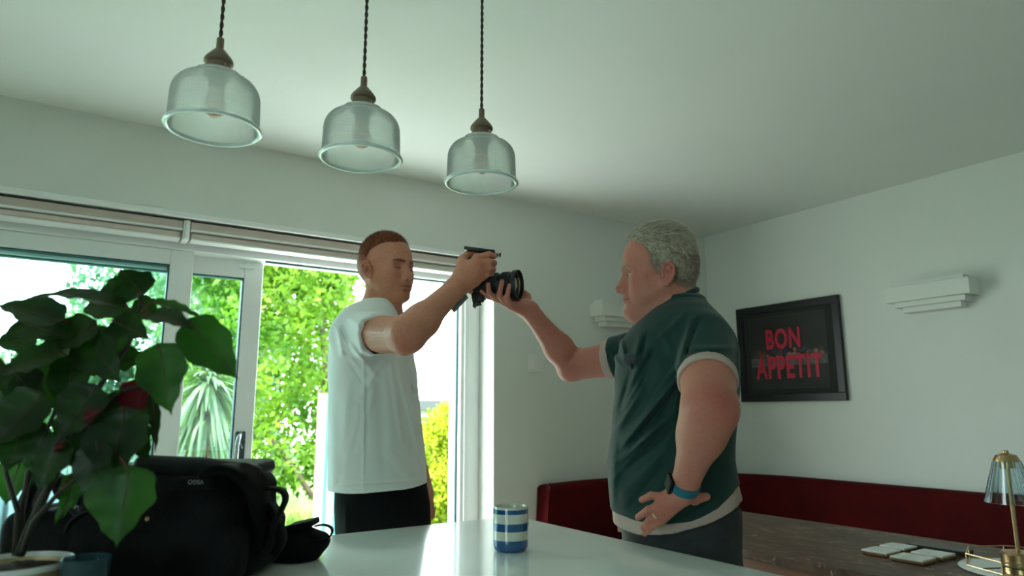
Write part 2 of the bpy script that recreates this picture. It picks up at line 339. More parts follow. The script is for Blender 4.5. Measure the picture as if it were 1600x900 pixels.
mc = n.nodes.new('ShaderNodeMix'); mc.data_type = 'RGBA'; mc.inputs['B'].default_value = (.5, .38, .28, 1); n.links.new(ml.outputs[0], mc.inputs['Factor']); n.links.new(r.outputs[0], mc.inputs['A']); n.links.new(mc.outputs['Result'], pb.inputs['Base Color'])
t = thing('dining_table', 'brown veined marble dining table in front of the red banquette', 'table', (2.3, 1.3, 0))
obj('tabletop', nbox(1.94, 2.655, .35, 2.15, .722, .75, .003), mar, t)
obj('table_frame', nbox(1.965, 2.63, .38, 2.12, .615, .722, .003), mat('walnut_frame', (.20, .075, .040), .4, var=.2, scale=3, stretch=(6, 1, 6)), t)
gold = mat('brushed_gold', (.52, .34, .18), .28, metal=1, bump=.02, bscale=200); goldd = mat('antique_gold', (.42, .29, .14), .33, metal=1)
b = bmesh.new(); lathe(b, [(.0, .0), (.22, .0), (.22, .02), (.05, .05), (.045, .60), (.12, .614), (0, .614)], 32, (2.3, 1.6, 0)); obj('pedestal', b, goldd, t, auto=40)
b = bmesh.new(); lathe(b, [(.0, .0), (.22, .0), (.22, .02), (.05, .05), (.045, .60), (.12, .614), (0, .614)], 32, (2.3, .8, 0)); obj('pedestal', b, goldd, t, auto=40)
# coasters
wm = mat('white_marble', (.62, .64, .60), .25, var=.10, scale=20)
labs = ['white marble coaster with gilt edge, nearest the banquette on the left of the set', 'white marble coaster with gilt edge beside the black slab', 'white marble coaster with gilt edge nearest the front of the table', 'white marble coaster with gilt edge nearest the gold tray']
for k, (x0_, x1_, yy0, yy1) in enumerate(((2.18, 2.275, 1.193, 1.283), (2.295, 2.385, 1.197, 1.287), (2.155, 2.248, 1.075, 1.18), (2.268, 2.362, 1.072, 1.175))):
    t = thing('coaster', labs[k], 'coaster', ((x0_+x1_)/2, (yy0+yy1)/2, .75), group='marble coasters on the table')
    obj('slab', nbox(x0_+.005, x1_-.005, yy0+.005, yy1-.005, .759, .766, .0015), wm, t); obj('gilt_edge', nbox(x0_+.004, x1_-.004, yy0+.004, yy1-.004, .753, .7615, .001), gold, t)
    for a in (x0_+.012, x1_-.012):
        for c_ in (yy0+.012, yy1-.012): obj('foot', nbox(a-.005, a+.005, c_-.005, c_+.005, .75, .7535), blk, t)
t = thing('coaster_holder', 'flat black slab with a gilt foot behind the marble coasters', 'holder', (2.415, 1.16, .75))
obj('slab', nbox(2.385, 2.45, 1.065, 1.24, .756, .768, .003), blk, t); obj('foot', nbox(2.39, 2.44, 1.07, 1.09, .75, .7565), gold, t); obj('foot', nbox(2.39, 2.44, 1.2, 1.22, .75, .7565), gold, t)
# tray
mirror = mat('mirror', (.55, .62, .60), .03, metal=1)
tcx, tcy = 2.335, .875
t = thing('mirror_tray', 'octagonal mirrored tray with thin gold gallery rail under the lamp', 'tray', (tcx, tcy, .75))
lathe(bb := bmesh.new(), [(0, .0), (.168, 0), (.173, .004), (.168, .008), (0, .008)], 48, (tcx, tcy, .75)); obj('base_plate', bb, wm, t, auto=40)
lathe(bb := bmesh.new(), [(0, .0), (.150, 0), (.150, .003), (0, .003)], 8, (tcx, tcy, .758)); obj('mirror', bb, mirror, t)
oc = [(tcx+(.157)*math.cos(2*PI*(k+.5)/8+.35), tcy+(.157)*math.sin(2*PI*(k+.5)/8+.35)) for k in range(8)]
b = bmesh.new()
for k in range(8):
    a, c_ = oc[k], oc[(k+1) % 8]
    tube(b, [(a[0], a[1], .793), (c_[0], c_[1], .793)], .0022, 8); tube(b, [(a[0], a[1], .762), (c_[0], c_[1], .762)], .002, 8); tube(b, [(a[0], a[1], .757), (a[0], a[1], .794)], .002, 8)
obj('gallery_rail', b, gold, t)
# ------------------------------------------------------------------ the garden
rng = np.random.default_rng(7)
def leafmat(name, c1, c2, trans=.45, scale=1.2, rough=.5, tcol=None):
    m = bpy.data.materials.new(name); m.use_nodes = True; n = m.node_tree; b = n.nodes['Principled BSDF']; b.inputs['Roughness'].default_value = rough; b.inputs['Specular IOR Level'].default_value = .22
    t = n.nodes.new('ShaderNodeTexCoord'); no = n.nodes.new('ShaderNodeTexNoise'); no.inputs['Scale'].default_value = scale; no.inputs['Detail'].default_value = 5; n.links.new(t.outputs['Object'], no.inputs[0])
    r = n.nodes.new('ShaderNodeValToRGB'); r.color_ramp.elements[0].position = .38; r.color_ramp.elements[0].color = (*c1, 1); r.color_ramp.elements[1].position = .62; r.color_ramp.elements[1].color = (*c2, 1)
    n.links.new(no.outputs[0], r.inputs[0]); n.links.new(r.outputs[0], b.inputs['Base Color'])
    tl = n.nodes.new('ShaderNodeBsdfTranslucent'); 
    g = n.nodes.new('ShaderNodeMix'); g.data_type = 'RGBA'; g.blend_type = 'MULTIPLY'; g.inputs['Factor'].default_value = 1; g.inputs['B'].default_value = (*(tcol or (1.3, 1.5, .5)), 1); n.links.new(r.outputs[0], g.inputs['A']); n.links.new(g.outputs['Result'], tl.inputs[0])
    mx = n.nodes.new('ShaderNodeMixShader'); mx.inputs[0].default_value = trans; n.links.new(b.outputs[0], mx.inputs[1]); n.links.new(tl.outputs[0], mx.inputs[2]); n.links.new(mx.outputs[0], n.nodes['Material Output'].inputs[0])
    return m
def leaves_mesh(name, pts, size, aspect=.55, up=.35):
    N = len(pts); d = rng.normal(size=(N, 3)); d /= np.linalg.norm(d, axis=1)[:, None]
    nrm = rng.normal(size=(N, 3)); nrm[:, 2] = np.abs(nrm[:, 2])+up; s = np.cross(nrm, d); s /= np.linalg.norm(s, axis=1)[:, None]+1e-9
    sz = size*rng.uniform(.6, 1.3, N)[:, None]
    a = pts; b = pts+d*sz*.5+s*sz*aspect*.5; c_ = pts+d*sz; e = pts+d*sz*.5-s*sz*aspect*.5; c_[:, 2] -= sz[:, 0]*.15
    V = np.stack([a, b, c_, e], 1).reshape(-1, 3); F = np.arange(4*N).reshape(N, 4)
    return arrmesh(name, V, F)
def blob_pts(blobs, n):
    w = np.array([b[1][0]*b[1][1]*b[1][2] for b in blobs])**.7; w /= w.sum(); out = []
    for b, k in zip(blobs, (w*n).astype(int)):
        d = rng.normal(size=(k, 3)); d /= np.linalg.norm(d, axis=1)[:, None]; r = rng.uniform(.35, 1, k)[:, None]**.5
        r *= 1+.18*np.sin(d[:, :1]*7+b[0][0]*9)*np.cos(d[:, 2:]*6+b[0][1]*5)
        out.append(np.array(b[0])+d*r*np.array(b[1]))
    return np.concatenate(out)
barkm = mat('bark', (.12, .085, .06), .9, var=.3, scale=10)
def tree(name, label, cat, base, blobs, n, size, m, trunk=None, group=None, aspect=.55):
    t = thing(name, label, cat, base, group=group)
    me = leaves_mesh('foliage', blob_pts(blobs, n), size, aspect); o = link_mesh('foliage', me, m, t, smooth=False); o['kind'] = 'stuff'
    bm = bmesh.new(); tube(bm, trunk[0][0], trunk[0][1], 8); obj('trunk', bm, barkm, t, smooth=True)
    for tr_ in trunk[1:]: obj('branch', tube(bmesh.new(), *tr_, 7), barkm, t, smooth=True)
    return t
GZ = -.12
pave = mat('patio_paving', (.62, .61, .57), .8, var=.12, scale=5); grass = mat('lawn', (.11, .20, .04), .9, col2=(.20, .32, .07), scale=6, bump=.4, bscale=90)
o = struct('floor_patio', nbox(-6, 9, YB+.3, 6.2, GZ-.1, GZ), pave)
o = struct('floor_lawn', nbox(-16, 18, 6.2, 30, GZ-.12, GZ-.02), grass)
g_bright = leafmat('leaf_bright', (.035, .11, .008), (.22, .36, .045), .40, 2.2)
g_mid = leafmat('leaf_mid', (.05, .13, .03), (.20, .34, .08), .4, 1.5)
g_yel = leafmat('leaf_yellow', (.17, .22, .012), (.42, .45, .045), .45, 3.0)
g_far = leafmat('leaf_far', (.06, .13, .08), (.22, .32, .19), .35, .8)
def W(px, py, y):                # point of the plane at depth y behind the pixel
    d = cam_fw + (px-800)/F_PX*cam_r + (450-py)/F_PX*cam_u
    return Vector((0, 0, EYE)) + d*(y/d.y)
def cl(c, r): return ((c[0], c[1], c[2]), r)
# big bright shrub-tree behind the open door
q = W(480, 640, 8.2)
B1 = [cl((q.x-.25, 8.4, 2.9), (.95, .8, .9)), cl((q.x-.75, 8.1, 1.7), (.8, .6, .9)), cl((q.x+.28, 8.2, 1.9), (.50, .6, .85)), cl((q.x-.3, 8.0, .85), (.9, .5, .6)), cl((q.x+.12, 8.6, 3.3), (.72, .7, .8)), cl((q.x-.9, 8.5, 3.2), (.8, .7, .8)), cl((q.x+.35, 7.9, .75), (.5, .4, .45))]
tree('leafy_tree', 'bright green leafy tree filling the open doorway left of the man in white', 'tree', (q.x+.1, 8.3, GZ), B1, 17000, .095, g_bright,
     [([(q.x+.12, 8.0, GZ), (q.x+.10, 8.0, .9), (q.x+.18, 8.1, 1.6), (q.x+.1, 8.2, 2.6)], [.06, .05, .045, .03]), ([(q.x+.12, 7.75, .05), (q.x-.2, 7.7, .5), (q.x-.55, 7.7, .95)], [.035, .03, .02]), ([(q.x+.14, 7.7, .6), (q.x+.4, 7.8, 1.2)], [.025, .015])])
# darker tree behind it
q = W(440, 500, 15.8)
tree('dark_tree', 'darker green tree behind the bright one, seen beside the red-haired head', 'tree', (q.x, 15.8, GZ), [cl((q.x-.2, 15.8, 3.4), (2.3, 1, 2.3)), cl((q.x-1.6, 15.9, 1.6), (1.5, .9, 1.6))], 11000, .17, g_mid, [([(q.x, 15.8, GZ), (q.x, 15.8, 4)], [.1, .05])])
# yellow hedge on the right
q = W(692, 700, 7.6)
tree('golden_shrub', 'yellow golden-leaved shrub right of the man in white', 'shrub', (q.x, 7.6, GZ), [cl((q.x, 7.6, .55), (.42, .4, .66)), cl((q.x+.12, 7.6, .95), (.30, .33, .42)), cl((q.x-.1, 7.5, .25), (.4, .35, .38)), cl((q.x+.45, 7.7, .5), (.4, .4, .6))], 16000, .055, g_yel, [([(q.x, 7.6, GZ), (q.x, 7.6, .6)], [.03, .02])], aspect=.7)
# trees in the left panes
q = W(345, 520, 10.6)
tree('leafy_tree', 'pale hazy green tree seen through the sliding sash above the palm', 'tree', (q.x, 10.6, GZ), [cl((q.x, 10.6, 2.7), (1.1, .7, 1.4)), cl((q.x-.2, 10.5, 1.4), (1.0, .7, 1.0)), cl((q.x+.3, 10.4, .5), (1, .6, .7))], 10000, .11, g_far, [([(q.x, 10.6, GZ), (q.x, 10.6, 2)], [.08, .05])], group=None)
q = W(205, 520, 12.6)
tree('leafy_tree', 'pale green tree rising through the left pane behind the pot plant', 'tree', (q.x, 12.6, GZ), [cl((q.x+.2, 12.6, 2.6), (1.2, .8, 1.5)), cl((q.x-.8, 12.5, 1.7), (1.2, .8, 1.0)), cl((q.x+.2, 12.4, .9), (1.4, .7, 1.0))], 9000, .14, g_far, [([(q.x, 12.6, GZ), (q.x, 12.6, 2)], [.08, .05])])
q = W(50, 600, 9.6)
tree('clipped_shrub', 'low green shrub at the far left of the garden below the white sky', 'shrub', (q.x, 9.6, GZ), [cl((q.x-.3, 9.6, .8), (1.1, .4, .85)), cl((q.x-1.6, 9.6, .9), (1.2, .4, .9))], 6000, .10, g_far, [([(q.x, 9.6, GZ), (q.x, 9.6, 1)], [.06, .04])])
# hedge further right, hidden mostly by the men
q = W(640, 640, 13)
# low planting at the foot of the tree
q = W(455, 790, 7.2)
pts = []
t = thing('ornamental_grass', 'pale feathery grass clump at the foot of the bright tree', 'grass', (q.x, 7.1, GZ))
V = []; Fc = []
for k in range(900):
    x0_ = q.x+rng.uniform(-.5, .55); y0_ = 7.1+rng.uniform(-.2, .3); h = rng.uniform(.25, .55); a = rng.uniform(0, 2*PI); ln = rng.uniform(.05, .25); w_ = .008
    ax, ay = math.cos(a), math.sin(a); i0 = len(V)
    for s_, wd_ in ((0, 1), (.5, .8), (1, .15)):
        px_, py_, pz = x0_+ax*ln*s_*s_, y0_+ay*ln*s_*s_, GZ+h*s_*(1-.15*s_)
        V += [(px_-ay*w_*wd_, py_+ax*w_*wd_, pz), (px_+ay*w_*wd_, py_-ax*w_*wd_, pz)]
    Fc += [(i0, i0+1, i0+3, i0+2), (i0+2, i0+3, i0+5, i0+4)]
o = link_mesh('blades', arrmesh('blades', V, Fc), leafmat('grass_pale', (.25, .36, .10), (.50, .58, .28), .3, 5), t, smooth=False); o['kind'] = 'stuff'
# cordyline palm: strappy drooping leaves around a head, brown skirt below
q = W(325, 585, 7.0)
t = thing('cordyline_palm', 'spiky cordyline palm with drooping strap leaves seen through the sliding sash', 'palm', (q.x, 7.0, GZ))
palm = leafmat('strap_leaf', (.05, .095, .05), (.20, .26, .15), .22, 3); dead = mat('dry_leaf', (.28, .15, .08), .9, var=.3)
def strap(n_, zc, spread, droop, L, w_, m_, nm):
    V = []; Fc = []
    for k in range(n_):
        a = rng.uniform(0, 2*PI); el = rng.uniform(-.9, 1.35)*spread; l = L*rng.uniform(.7, 1.1); i0 = len(V)
        d = np.array((math.cos(a)*math.cos(el), math.sin(a)*math.cos(el), math.sin(el))); s = np.array((-math.sin(a), math.cos(a), 0))
        for j in range(6):
            tt = j/5; p = np.array((q.x, 7.0, zc))+d*l*tt+np.array((0, 0, -droop*l*tt**2)); ww = w_*(1-tt)**.6*.5+.001
            V += [p-s*ww, p+s*ww]
            if j: Fc.append((i0+2*j-2, i0+2*j-1, i0+2*j+1, i0+2*j))
    o = link_mesh(nm, arrmesh(nm, V, Fc), m_, t, smooth=False); o['kind'] = 'stuff'
strap(190, 1.48, 1, .55, .55, .05, palm, 'strap_leaves'); strap(90, 1.15, .5, 1.6, .42, .05, palm, 'hanging_leaves'); strap(60, .95, .35, 2.4, .3, .045, dead, 'dry_leaves')
obj('stem', tube(bmesh.new(), [(q.x, 7, GZ), (q.x+.02, 7, .7), (q.x, 7, 1.45)], [.08, .07, .06], 10), barkm, t, smooth=True)
# striped windbreak
a = W(495, 700, 5.2); b_ = W(560, 700, 5.2); zt = W(505, 615, 5.2).z
t = thing('windbreak', 'white canvas windbreak with aqua stripes standing behind the man in white', 'windbreak', (a.x, 5.2, GZ))
can = bpy.data.materials.new('striped_canvas'); can.use_nodes = True; n = can.node_tree; pb = n.nodes['Principled BSDF']; pb.inputs['Roughness'].default_value = .8
tcn = n.nodes.new('ShaderNodeTexCoord'); sp = n.nodes.new('ShaderNodeSeparateXYZ'); n.links.new(tcn.outputs['Object'], sp.inputs[0])
mm_ = n.nodes.new('ShaderNodeMath'); mm_.operation = 'MULTIPLY'; mm_.inputs[1].default_value = 11; n.links.new(sp.outputs['X'], mm_.inputs[0]); fr2 = n.nodes.new('ShaderNodeMath'); fr2.operation = 'FRACT'; n.links.new(mm_.outputs[0], fr2.inputs[0])
r = n.nodes.new('ShaderNodeValToRGB'); r.color_ramp.interpolation = 'CONSTANT'; r.color_ramp.elements[0].color = (.50, .56, .54, 1); r.color_ramp.elements[1].position = .62; r.color_ramp.elements[1].color = (.10, .45, .36, 1); n.links.new(fr2.outputs[0], r.inputs[0]); n.links.new(r.outputs[0], pb.inputs['Base Color'])
bm = bmesh.new(); N = 24; rows = []
for j in range(N+1):
    x = a.x+(b_.x-a.x)*j/N; y = 5.2+.012*math.sin(j*1.3); rows.append([bm.verts.new((x, y, GZ+.02)), bm.verts.new((x, y, zt)), bm.verts.new((x, y+.012, zt)), bm.verts.new((x, y+.012, GZ+.02))])
for j in range(N):
    for k in range(4): bm.faces.new((rows[j][k], rows[j][(k+1) % 4], rows[j+1][(k+1) % 4], rows[j+1][k]))
bm.faces.new(rows[0]); bm.faces.new(rows[-1][::-1]); obj('canvas', bm, can, t, smooth=False)
obj('pole', tube(bmesh.new(), [(a.x+.01, 5.225, GZ), (a.x+.01, 5.225, zt+.03)], .014, 8), barkm, t)
obj('pole', tube(bmesh.new(), [(b_.x-.01, 5.225, GZ), (b_.x-.01, 5.225, zt+.03)], .014, 8), barkm, t)
# low garden building behind the golden shrub
a = W(640, 630, 12)
shedw = mat('grey_cladding', (.22, .25, .26), .7); roofm = mat('dark_roof', (.06, .065, .07), .6)
t = thing('garden_building', 'low grey flat-roofed building beyond the golden shrub', 'building', (a.x+1.5, 13, GZ))
obj('walls', nbox(a.x, a.x+3.2, 12, 13.6, GZ, 1.24), shedw, t); obj('roof', nbox(a.x-.15, a.x+3.4, 11.8, 13.8, 1.24, 1.42), roofm, t)
w_ = obj('window', nbox(a.x+.15, a.x+1.1, 11.97, 12.0, .55, 1.15), upvc, t); obj('pane', nbox(a.x+.2, a.x+1.05, 11.955, 11.972, .6, 1.1), mat('dark_pane', (.05, .07, .09), .1), w_)
# grey garden sofa and fence to the left
fm = mat('grey_fence', (.17, .20, .21), .8, var=.15, scale=4)
a = W(-20, 700, 8.6); b_ = W(300, 700, 8.6)
t = thing('garden_fence', 'grey board fence low behind the pot plant in the left pane', 'fence', ((a.x+b_.x)/2, 8.6, GZ))
nb = 16
pm = bmesh.new(); box(pm, -.01, .01, -.01, .01, -.01, .01); pm.free()
for k in range(nb):
    x = a.x+(b_.x-a.x)*k/nb; wd_ = (b_.x-a.x)/nb-.012; obj('board', nbox(x, x+wd_, 8.59, 8.61+.008*(k % 2), GZ, .78+.01*math.sin(k*2.1), .004), fm, t)
for x in (a.x, (a.x+b_.x)/2, b_.x): obj('post', nbox(x-.04, x+.04, 8.62, 8.70, GZ, .86, .005), fm, t)
gm = mat('garden_grey', (.10, .13, .15), .6); cush = mat('garden_cushion', (.16, .20, .22), .9)
a = W(60, 740, 5.6)
t = thing('garden_sofa', 'grey outdoor sofa with pale cushions behind the pot plant', 'garden sofa', (a.x, 5.6, GZ))
obj('frame', box(box(nbox(a.x-1, a.x+.75, 5.3, 6.0, GZ+.08, .18, .01), a.x-1, a.x+.75, 5.9, 6.0, .18, .62, .01), a.x+.67, a.x+.77, 5.3, 6.0, .18, .42, .01), gm, t)
for k in range(2): obj('seat_cushion', nbox(a.x-.98+k*.83, a.x-.17+k*.83, 5.28, 5.88, .18, .30, .04), cush, t, auto=60); obj('back_cushion', nbox(a.x-.98+k*.83, a.x-.17+k*.83, 5.72, 5.88, .30, .70, .05), cush, t, auto=60)
# ------------------------------------------------------------------ smooth bodies grown from blended volumes
class Prim:
    def __init__(s, f, c, R, op='u', k=.01): s.f, s.c, s.R, s.op, s.k = f, np.array(c, float), R, op, k
def v3(*a): return np.array(a, float)
def cone(a, b, ra, rb, op='u', k=.01, flat=None):   # rounded tapered capsule; flat=(axis, factor): squashed across that axis
    a, b = v3(*a), v3(*b); ba = b-a; L2 = max(ba@ba, 1e-9)
    fa = None
    if flat is not None:
        fa = v3(*flat[0]); fa /= np.linalg.norm(fa); ff = flat[1]
    def f(p):
        q = p-a; h = np.clip((q@ba)/L2, 0, 1); d = q-h[..., None]*ba
        if fa is not None:
            t = d@fa; d = d+(t*(1/ff-1))[..., None]*fa
        r = ra+(rb-ra)*h
        l = np.sqrt((d*d).sum(-1))
        return (l-r)*(1 if fa is None else (1 if ff > 1 else .5+.5*ff))
    return Prim(f, (a+b)/2, math.sqrt(L2)/2+max(ra, rb)*max(1, 1 if flat is None else flat[1]), op, k)
def ell(c, r, op='u', k=.01, R=None):                # ellipsoid; R: 3x3 whose columns are its axes
    c = v3(*c); r = v3(*r); RR = np.eye(3) if R is None else np.array(R, float)
    def f(p):
        q = (p-c)@RR; k0 = np.sqrt(((q/r)**2).sum(-1))+1e-9; k1 = np.sqrt(((q/(r*r))**2).sum(-1))+1e-9
        return k0*(k0-1)/k1
    return Prim(f, c, r.max(), op, k)
def xf(pr, M, t):                                    # move a local primitive by rotation M (columns = local axes) and t
    M = np.array(M, float); t = v3(*t); g = pr.f
    return Prim(lambda p: g((p-t)@M), M@pr.c+t, pr.R, pr.op, pr.k)
def loft(secs, zpad=.03, op='u', k=.01, ex=2.0):     # secs: (z, cu, cw, ru, rw, rot) elliptical slices stacked along z
    S = np.array(secs, float); S = S[S[:, 0].argsort()]
    zz = np.linspace(S[0, 0], S[-1, 0], 200); T = []
    for j in range(1, 6):
        v = np.interp(zz, S[:, 0], S[:, j]); kk = 9; v = np.convolve(np.pad(v, kk//2, 'edge'), np.ones(kk)/kk, 'valid'); T.append(v)
    c = v3(S[:, 1].mean(), S[:, 2].mean(), (S[0, 0]+S[-1, 0])/2); Rr = math.hypot((S[-1, 0]-S[0, 0])/2, S[:, 3:5].max())+np.abs(S[:, 1]-c[0]).max()
    def f(p):
        z = p[..., 2]; cu, cw, ru, rw, ro = [np.interp(z, zz, t) for t in T]
        x = p[..., 0]-cu; y = p[..., 1]-cw; cs, sn = np.cos(ro), np.sin(ro); x, y = x*cs+y*sn, -x*sn+y*cs
        ax, ay = np.abs(x/ru), np.abs(y/rw)
        k0 = (ax**ex+ay**ex)**(1/ex)+1e-6
        rr = np.sqrt(x*x+y*y); d = rr*(1-1/k0); d = np.where(rr < 1e-4, -np.minimum(ru, rw), d)
        dz = np.maximum(S[0, 0]-z, z-S[-1, 0]); 
        return np.maximum(d, dz)
    return Prim(f, c, Rr, op, k)
def smin(a, b, k): h = np.clip(.5+.5*(b-a)/k, 0, 1); return b*(1-h)+a*h-k*h*(1-h)
def smax(a, b, k): return -smin(-a, -b, k)
def field(prims, p, bc, bh, disp=None):              # p (nb, m, 3), bc block centres, bh block half diagonal
    d = np.full(p.shape[:2], .35)
    for pr in prims:
        sel = np.linalg.norm(bc-pr.c, axis=1) < pr.R+bh+pr.k+.03
        if not sel.any(): continue
        v = pr.f(p[sel])
        if pr.op == 'u': d[sel] = smin(d[sel], v, pr.k)
        elif pr.op == 's': d[sel] = smax(d[sel], -v, pr.k)
        elif pr.op == 'i': d[sel] = smax(d[sel], v, pr.k)
    if disp is not None: d = d+disp(p)
    return d
def surface(prims, h, lo, hi, disp=None, n=7):
    lo = v3(*lo); hi = v3(*hi); B = n*h; nb = np.ceil((hi-lo)/B).astype(int)
    g = np.stack(np.meshgrid(*[np.arange(k) for k in nb], indexing='ij'), -1).reshape(-1, 3); bc = lo+(g+.5)*B
    d = np.concatenate([field(prims, bc[i:i+20000, None], bc[i:i+20000], 0, disp)[:, 0] for i in range(0, len(bc), 20000)])
    act = np.abs(d) < B*1.05+.012; g = g[act]; bc = bc[act]
    of = np.stack(np.meshgrid(*[np.arange(n+1)]*3, indexing='ij'), -1).reshape(-1, 3)
    S = []
    for i in range(0, len(g), 1500):
        gi = g[i:i+1500]; p = lo+(gi[:, None]*n+of)*h
        S.append(field(prims, p, bc[i:i+1500], B*.87, disp))
    D = np.concatenate(S).reshape(-1, n+1, n+1, n+1)
    N = nb*n+3
    cid = lambda c: (c[..., 0]*N[1]+c[..., 1])*N[2]+c[..., 2]
    neg = D < 0; cnt = sum(neg[:, a:a+n, b:b+n, c:c+n].astype(np.int8) for a in (0, 1) for b in (0, 1) for c in (0, 1))
    bi, i, j, k = np.nonzero((cnt > 0) & (cnt < 8)); gl = g[bi]*n+np.stack([i, j, k], 1)
    acc = np.zeros((len(bi), 3)); ct = np.zeros(len(bi))
    cor = [(a, b, c) for a in (0, 1) for b in (0, 1) for c in (0, 1)]
    for a in cor:
        for ax in range(3):
            if a[ax]: continue
            b = list(a); b[ax] = 1
            da = D[bi, i+a[0], j+a[1], k+a[2]]; db = D[bi, i+b[0], j+b[1], k+b[2]]
            m = (da < 0) != (db < 0); t = da/(da-db+1e-12); q = np.tile(np.array(a, float), (len(bi), 1)); q[:, ax] = t
            acc += q*m[:, None]; ct += m
    V = lo+(gl+acc/ct[:, None])*h; ids = cid(gl); order = ids.argsort(); sid = ids[order]
    F = []
    for ax in range(3):
        o1, o2 = [(1, 2), (2, 0), (0, 1)][ax]
        a = D[:, :n, :n, :n]; sl = [slice(0, n)]*3; sl[ax] = slice(1, n+1); b = D[(slice(None),)+tuple(sl)]
        bi2, i2, j2, k2 = np.nonzero((a < 0) != (b < 0)); c = g[bi2]*n+np.stack([i2, j2, k2], 1); fl = a[bi2, i2, j2, k2] < 0
        e1 = np.zeros(3, int); e1[o1] = 1; e2 = np.zeros(3, int); e2[o2] = 1
        Q = np.stack([cid(c-e1-e2), cid(c-e2), cid(c), cid(c-e1)], 1); pos = np.searchsorted(sid, Q); pos = np.clip(pos, 0, len(sid)-1); ok = (sid[pos] == Q).all(1)
        q = order[pos][ok]; q[~fl[ok]] = q[~fl[ok]][:, ::-1]; F.append(q)
    return V, np.concatenate(F)
def relax(V, F, it=1, lam=.5):
    for _ in range(it):
        A = np.zeros_like(V); c = np.zeros(len(V))
        for a, b in ((0, 1), (1, 2), (2, 3), (3, 0)):
            np.add.at(A, F[:, a], V[F[:, b]]); np.add.at(A, F[:, b], V[F[:, a]]); np.add.at(c, F[:, a], 1); np.add.at(c, F[:, b], 1)
        V = V+lam*(A/np.maximum(c, 1)[:, None]-V)
    return V
def skin_obj(name, prims, h, lo, hi, m, parent, disp=None, attr=None, it=1):
    V, F = surface(prims, h, lo, hi, disp); V = relax(V, F, it)
    me = arrmesh(name, V2W(V), F)
    if attr is not None:
        for nm, fn in attr.items():
            a = me.color_attributes.new(nm, 'FLOAT_COLOR', 'POINT'); c = np.ones((len(V), 4), np.float32); c[:, :3] = fn(V); a.data.foreach_set('color', c.ravel())
    return link_mesh(name, me, m, parent)
def attrmat(name, rough=.5, sss=.12, spec=.4, bump=.15, bscale=350, sheen=0, fr=.05):
    m = mat(name, (.5, .3, .2), rough, spec=spec, sss=sss, bump=bump, bscale=bscale, sheen=sheen); n = m.node_tree; b = n.nodes['Principled BSDF']
    a = n.nodes.new('ShaderNodeVertexColor'); a.layer_name = 'tone'
    t = n.nodes['Texture Coordinate']; no = n.nodes.new('ShaderNodeTexNoise'); no.inputs['Scale'].default_value = 160; no.inputs['Detail'].default_value = 3; n.links.new(t.outputs['Object'], no.inputs[0])
    r = n.nodes.new('ShaderNodeValToRGB'); r.color_ramp.elements[0].position = .35; r.color_ramp.elements[0].color = (1-fr*3, 1-fr*4, 1-fr*4, 1); r.color_ramp.elements[1].position = .55; r.color_ramp.elements[1].color = (1, 1, 1, 1); n.links.new(no.outputs[0], r.inputs[0])
    g = n.nodes.new('ShaderNodeMix'); g.data_type = 'RGBA'; g.blend_type = 'MULTIPLY'; g.inputs['Factor'].default_value = 1; n.links.new(a.outputs[0], g.inputs['A']); n.links.new(r.outputs[0], g.inputs['B']); n.links.new(g.outputs['Result'], b.inputs['Base Color'])
    return m
def headaxes(phi, pitch, roll=0):                    # phi: 0 looks at the camera, +90 looks right; pitch > 0 looks down
    F = v3(math.sin(phi), -math.cos(phi), 0); U = v3(0, 0, 1); S = np.cross(U, F)      # S = the person's own left
    F2 = F*math.cos(pitch)-U*math.sin(pitch); U2 = U*math.cos(pitch)+F*math.sin(pitch)
    S2 = S*math.cos(roll)+U2*math.sin(roll); U3 = U2*math.cos(roll)-S*math.sin(roll)
    return np.stack([F2, S2, U3], 1)
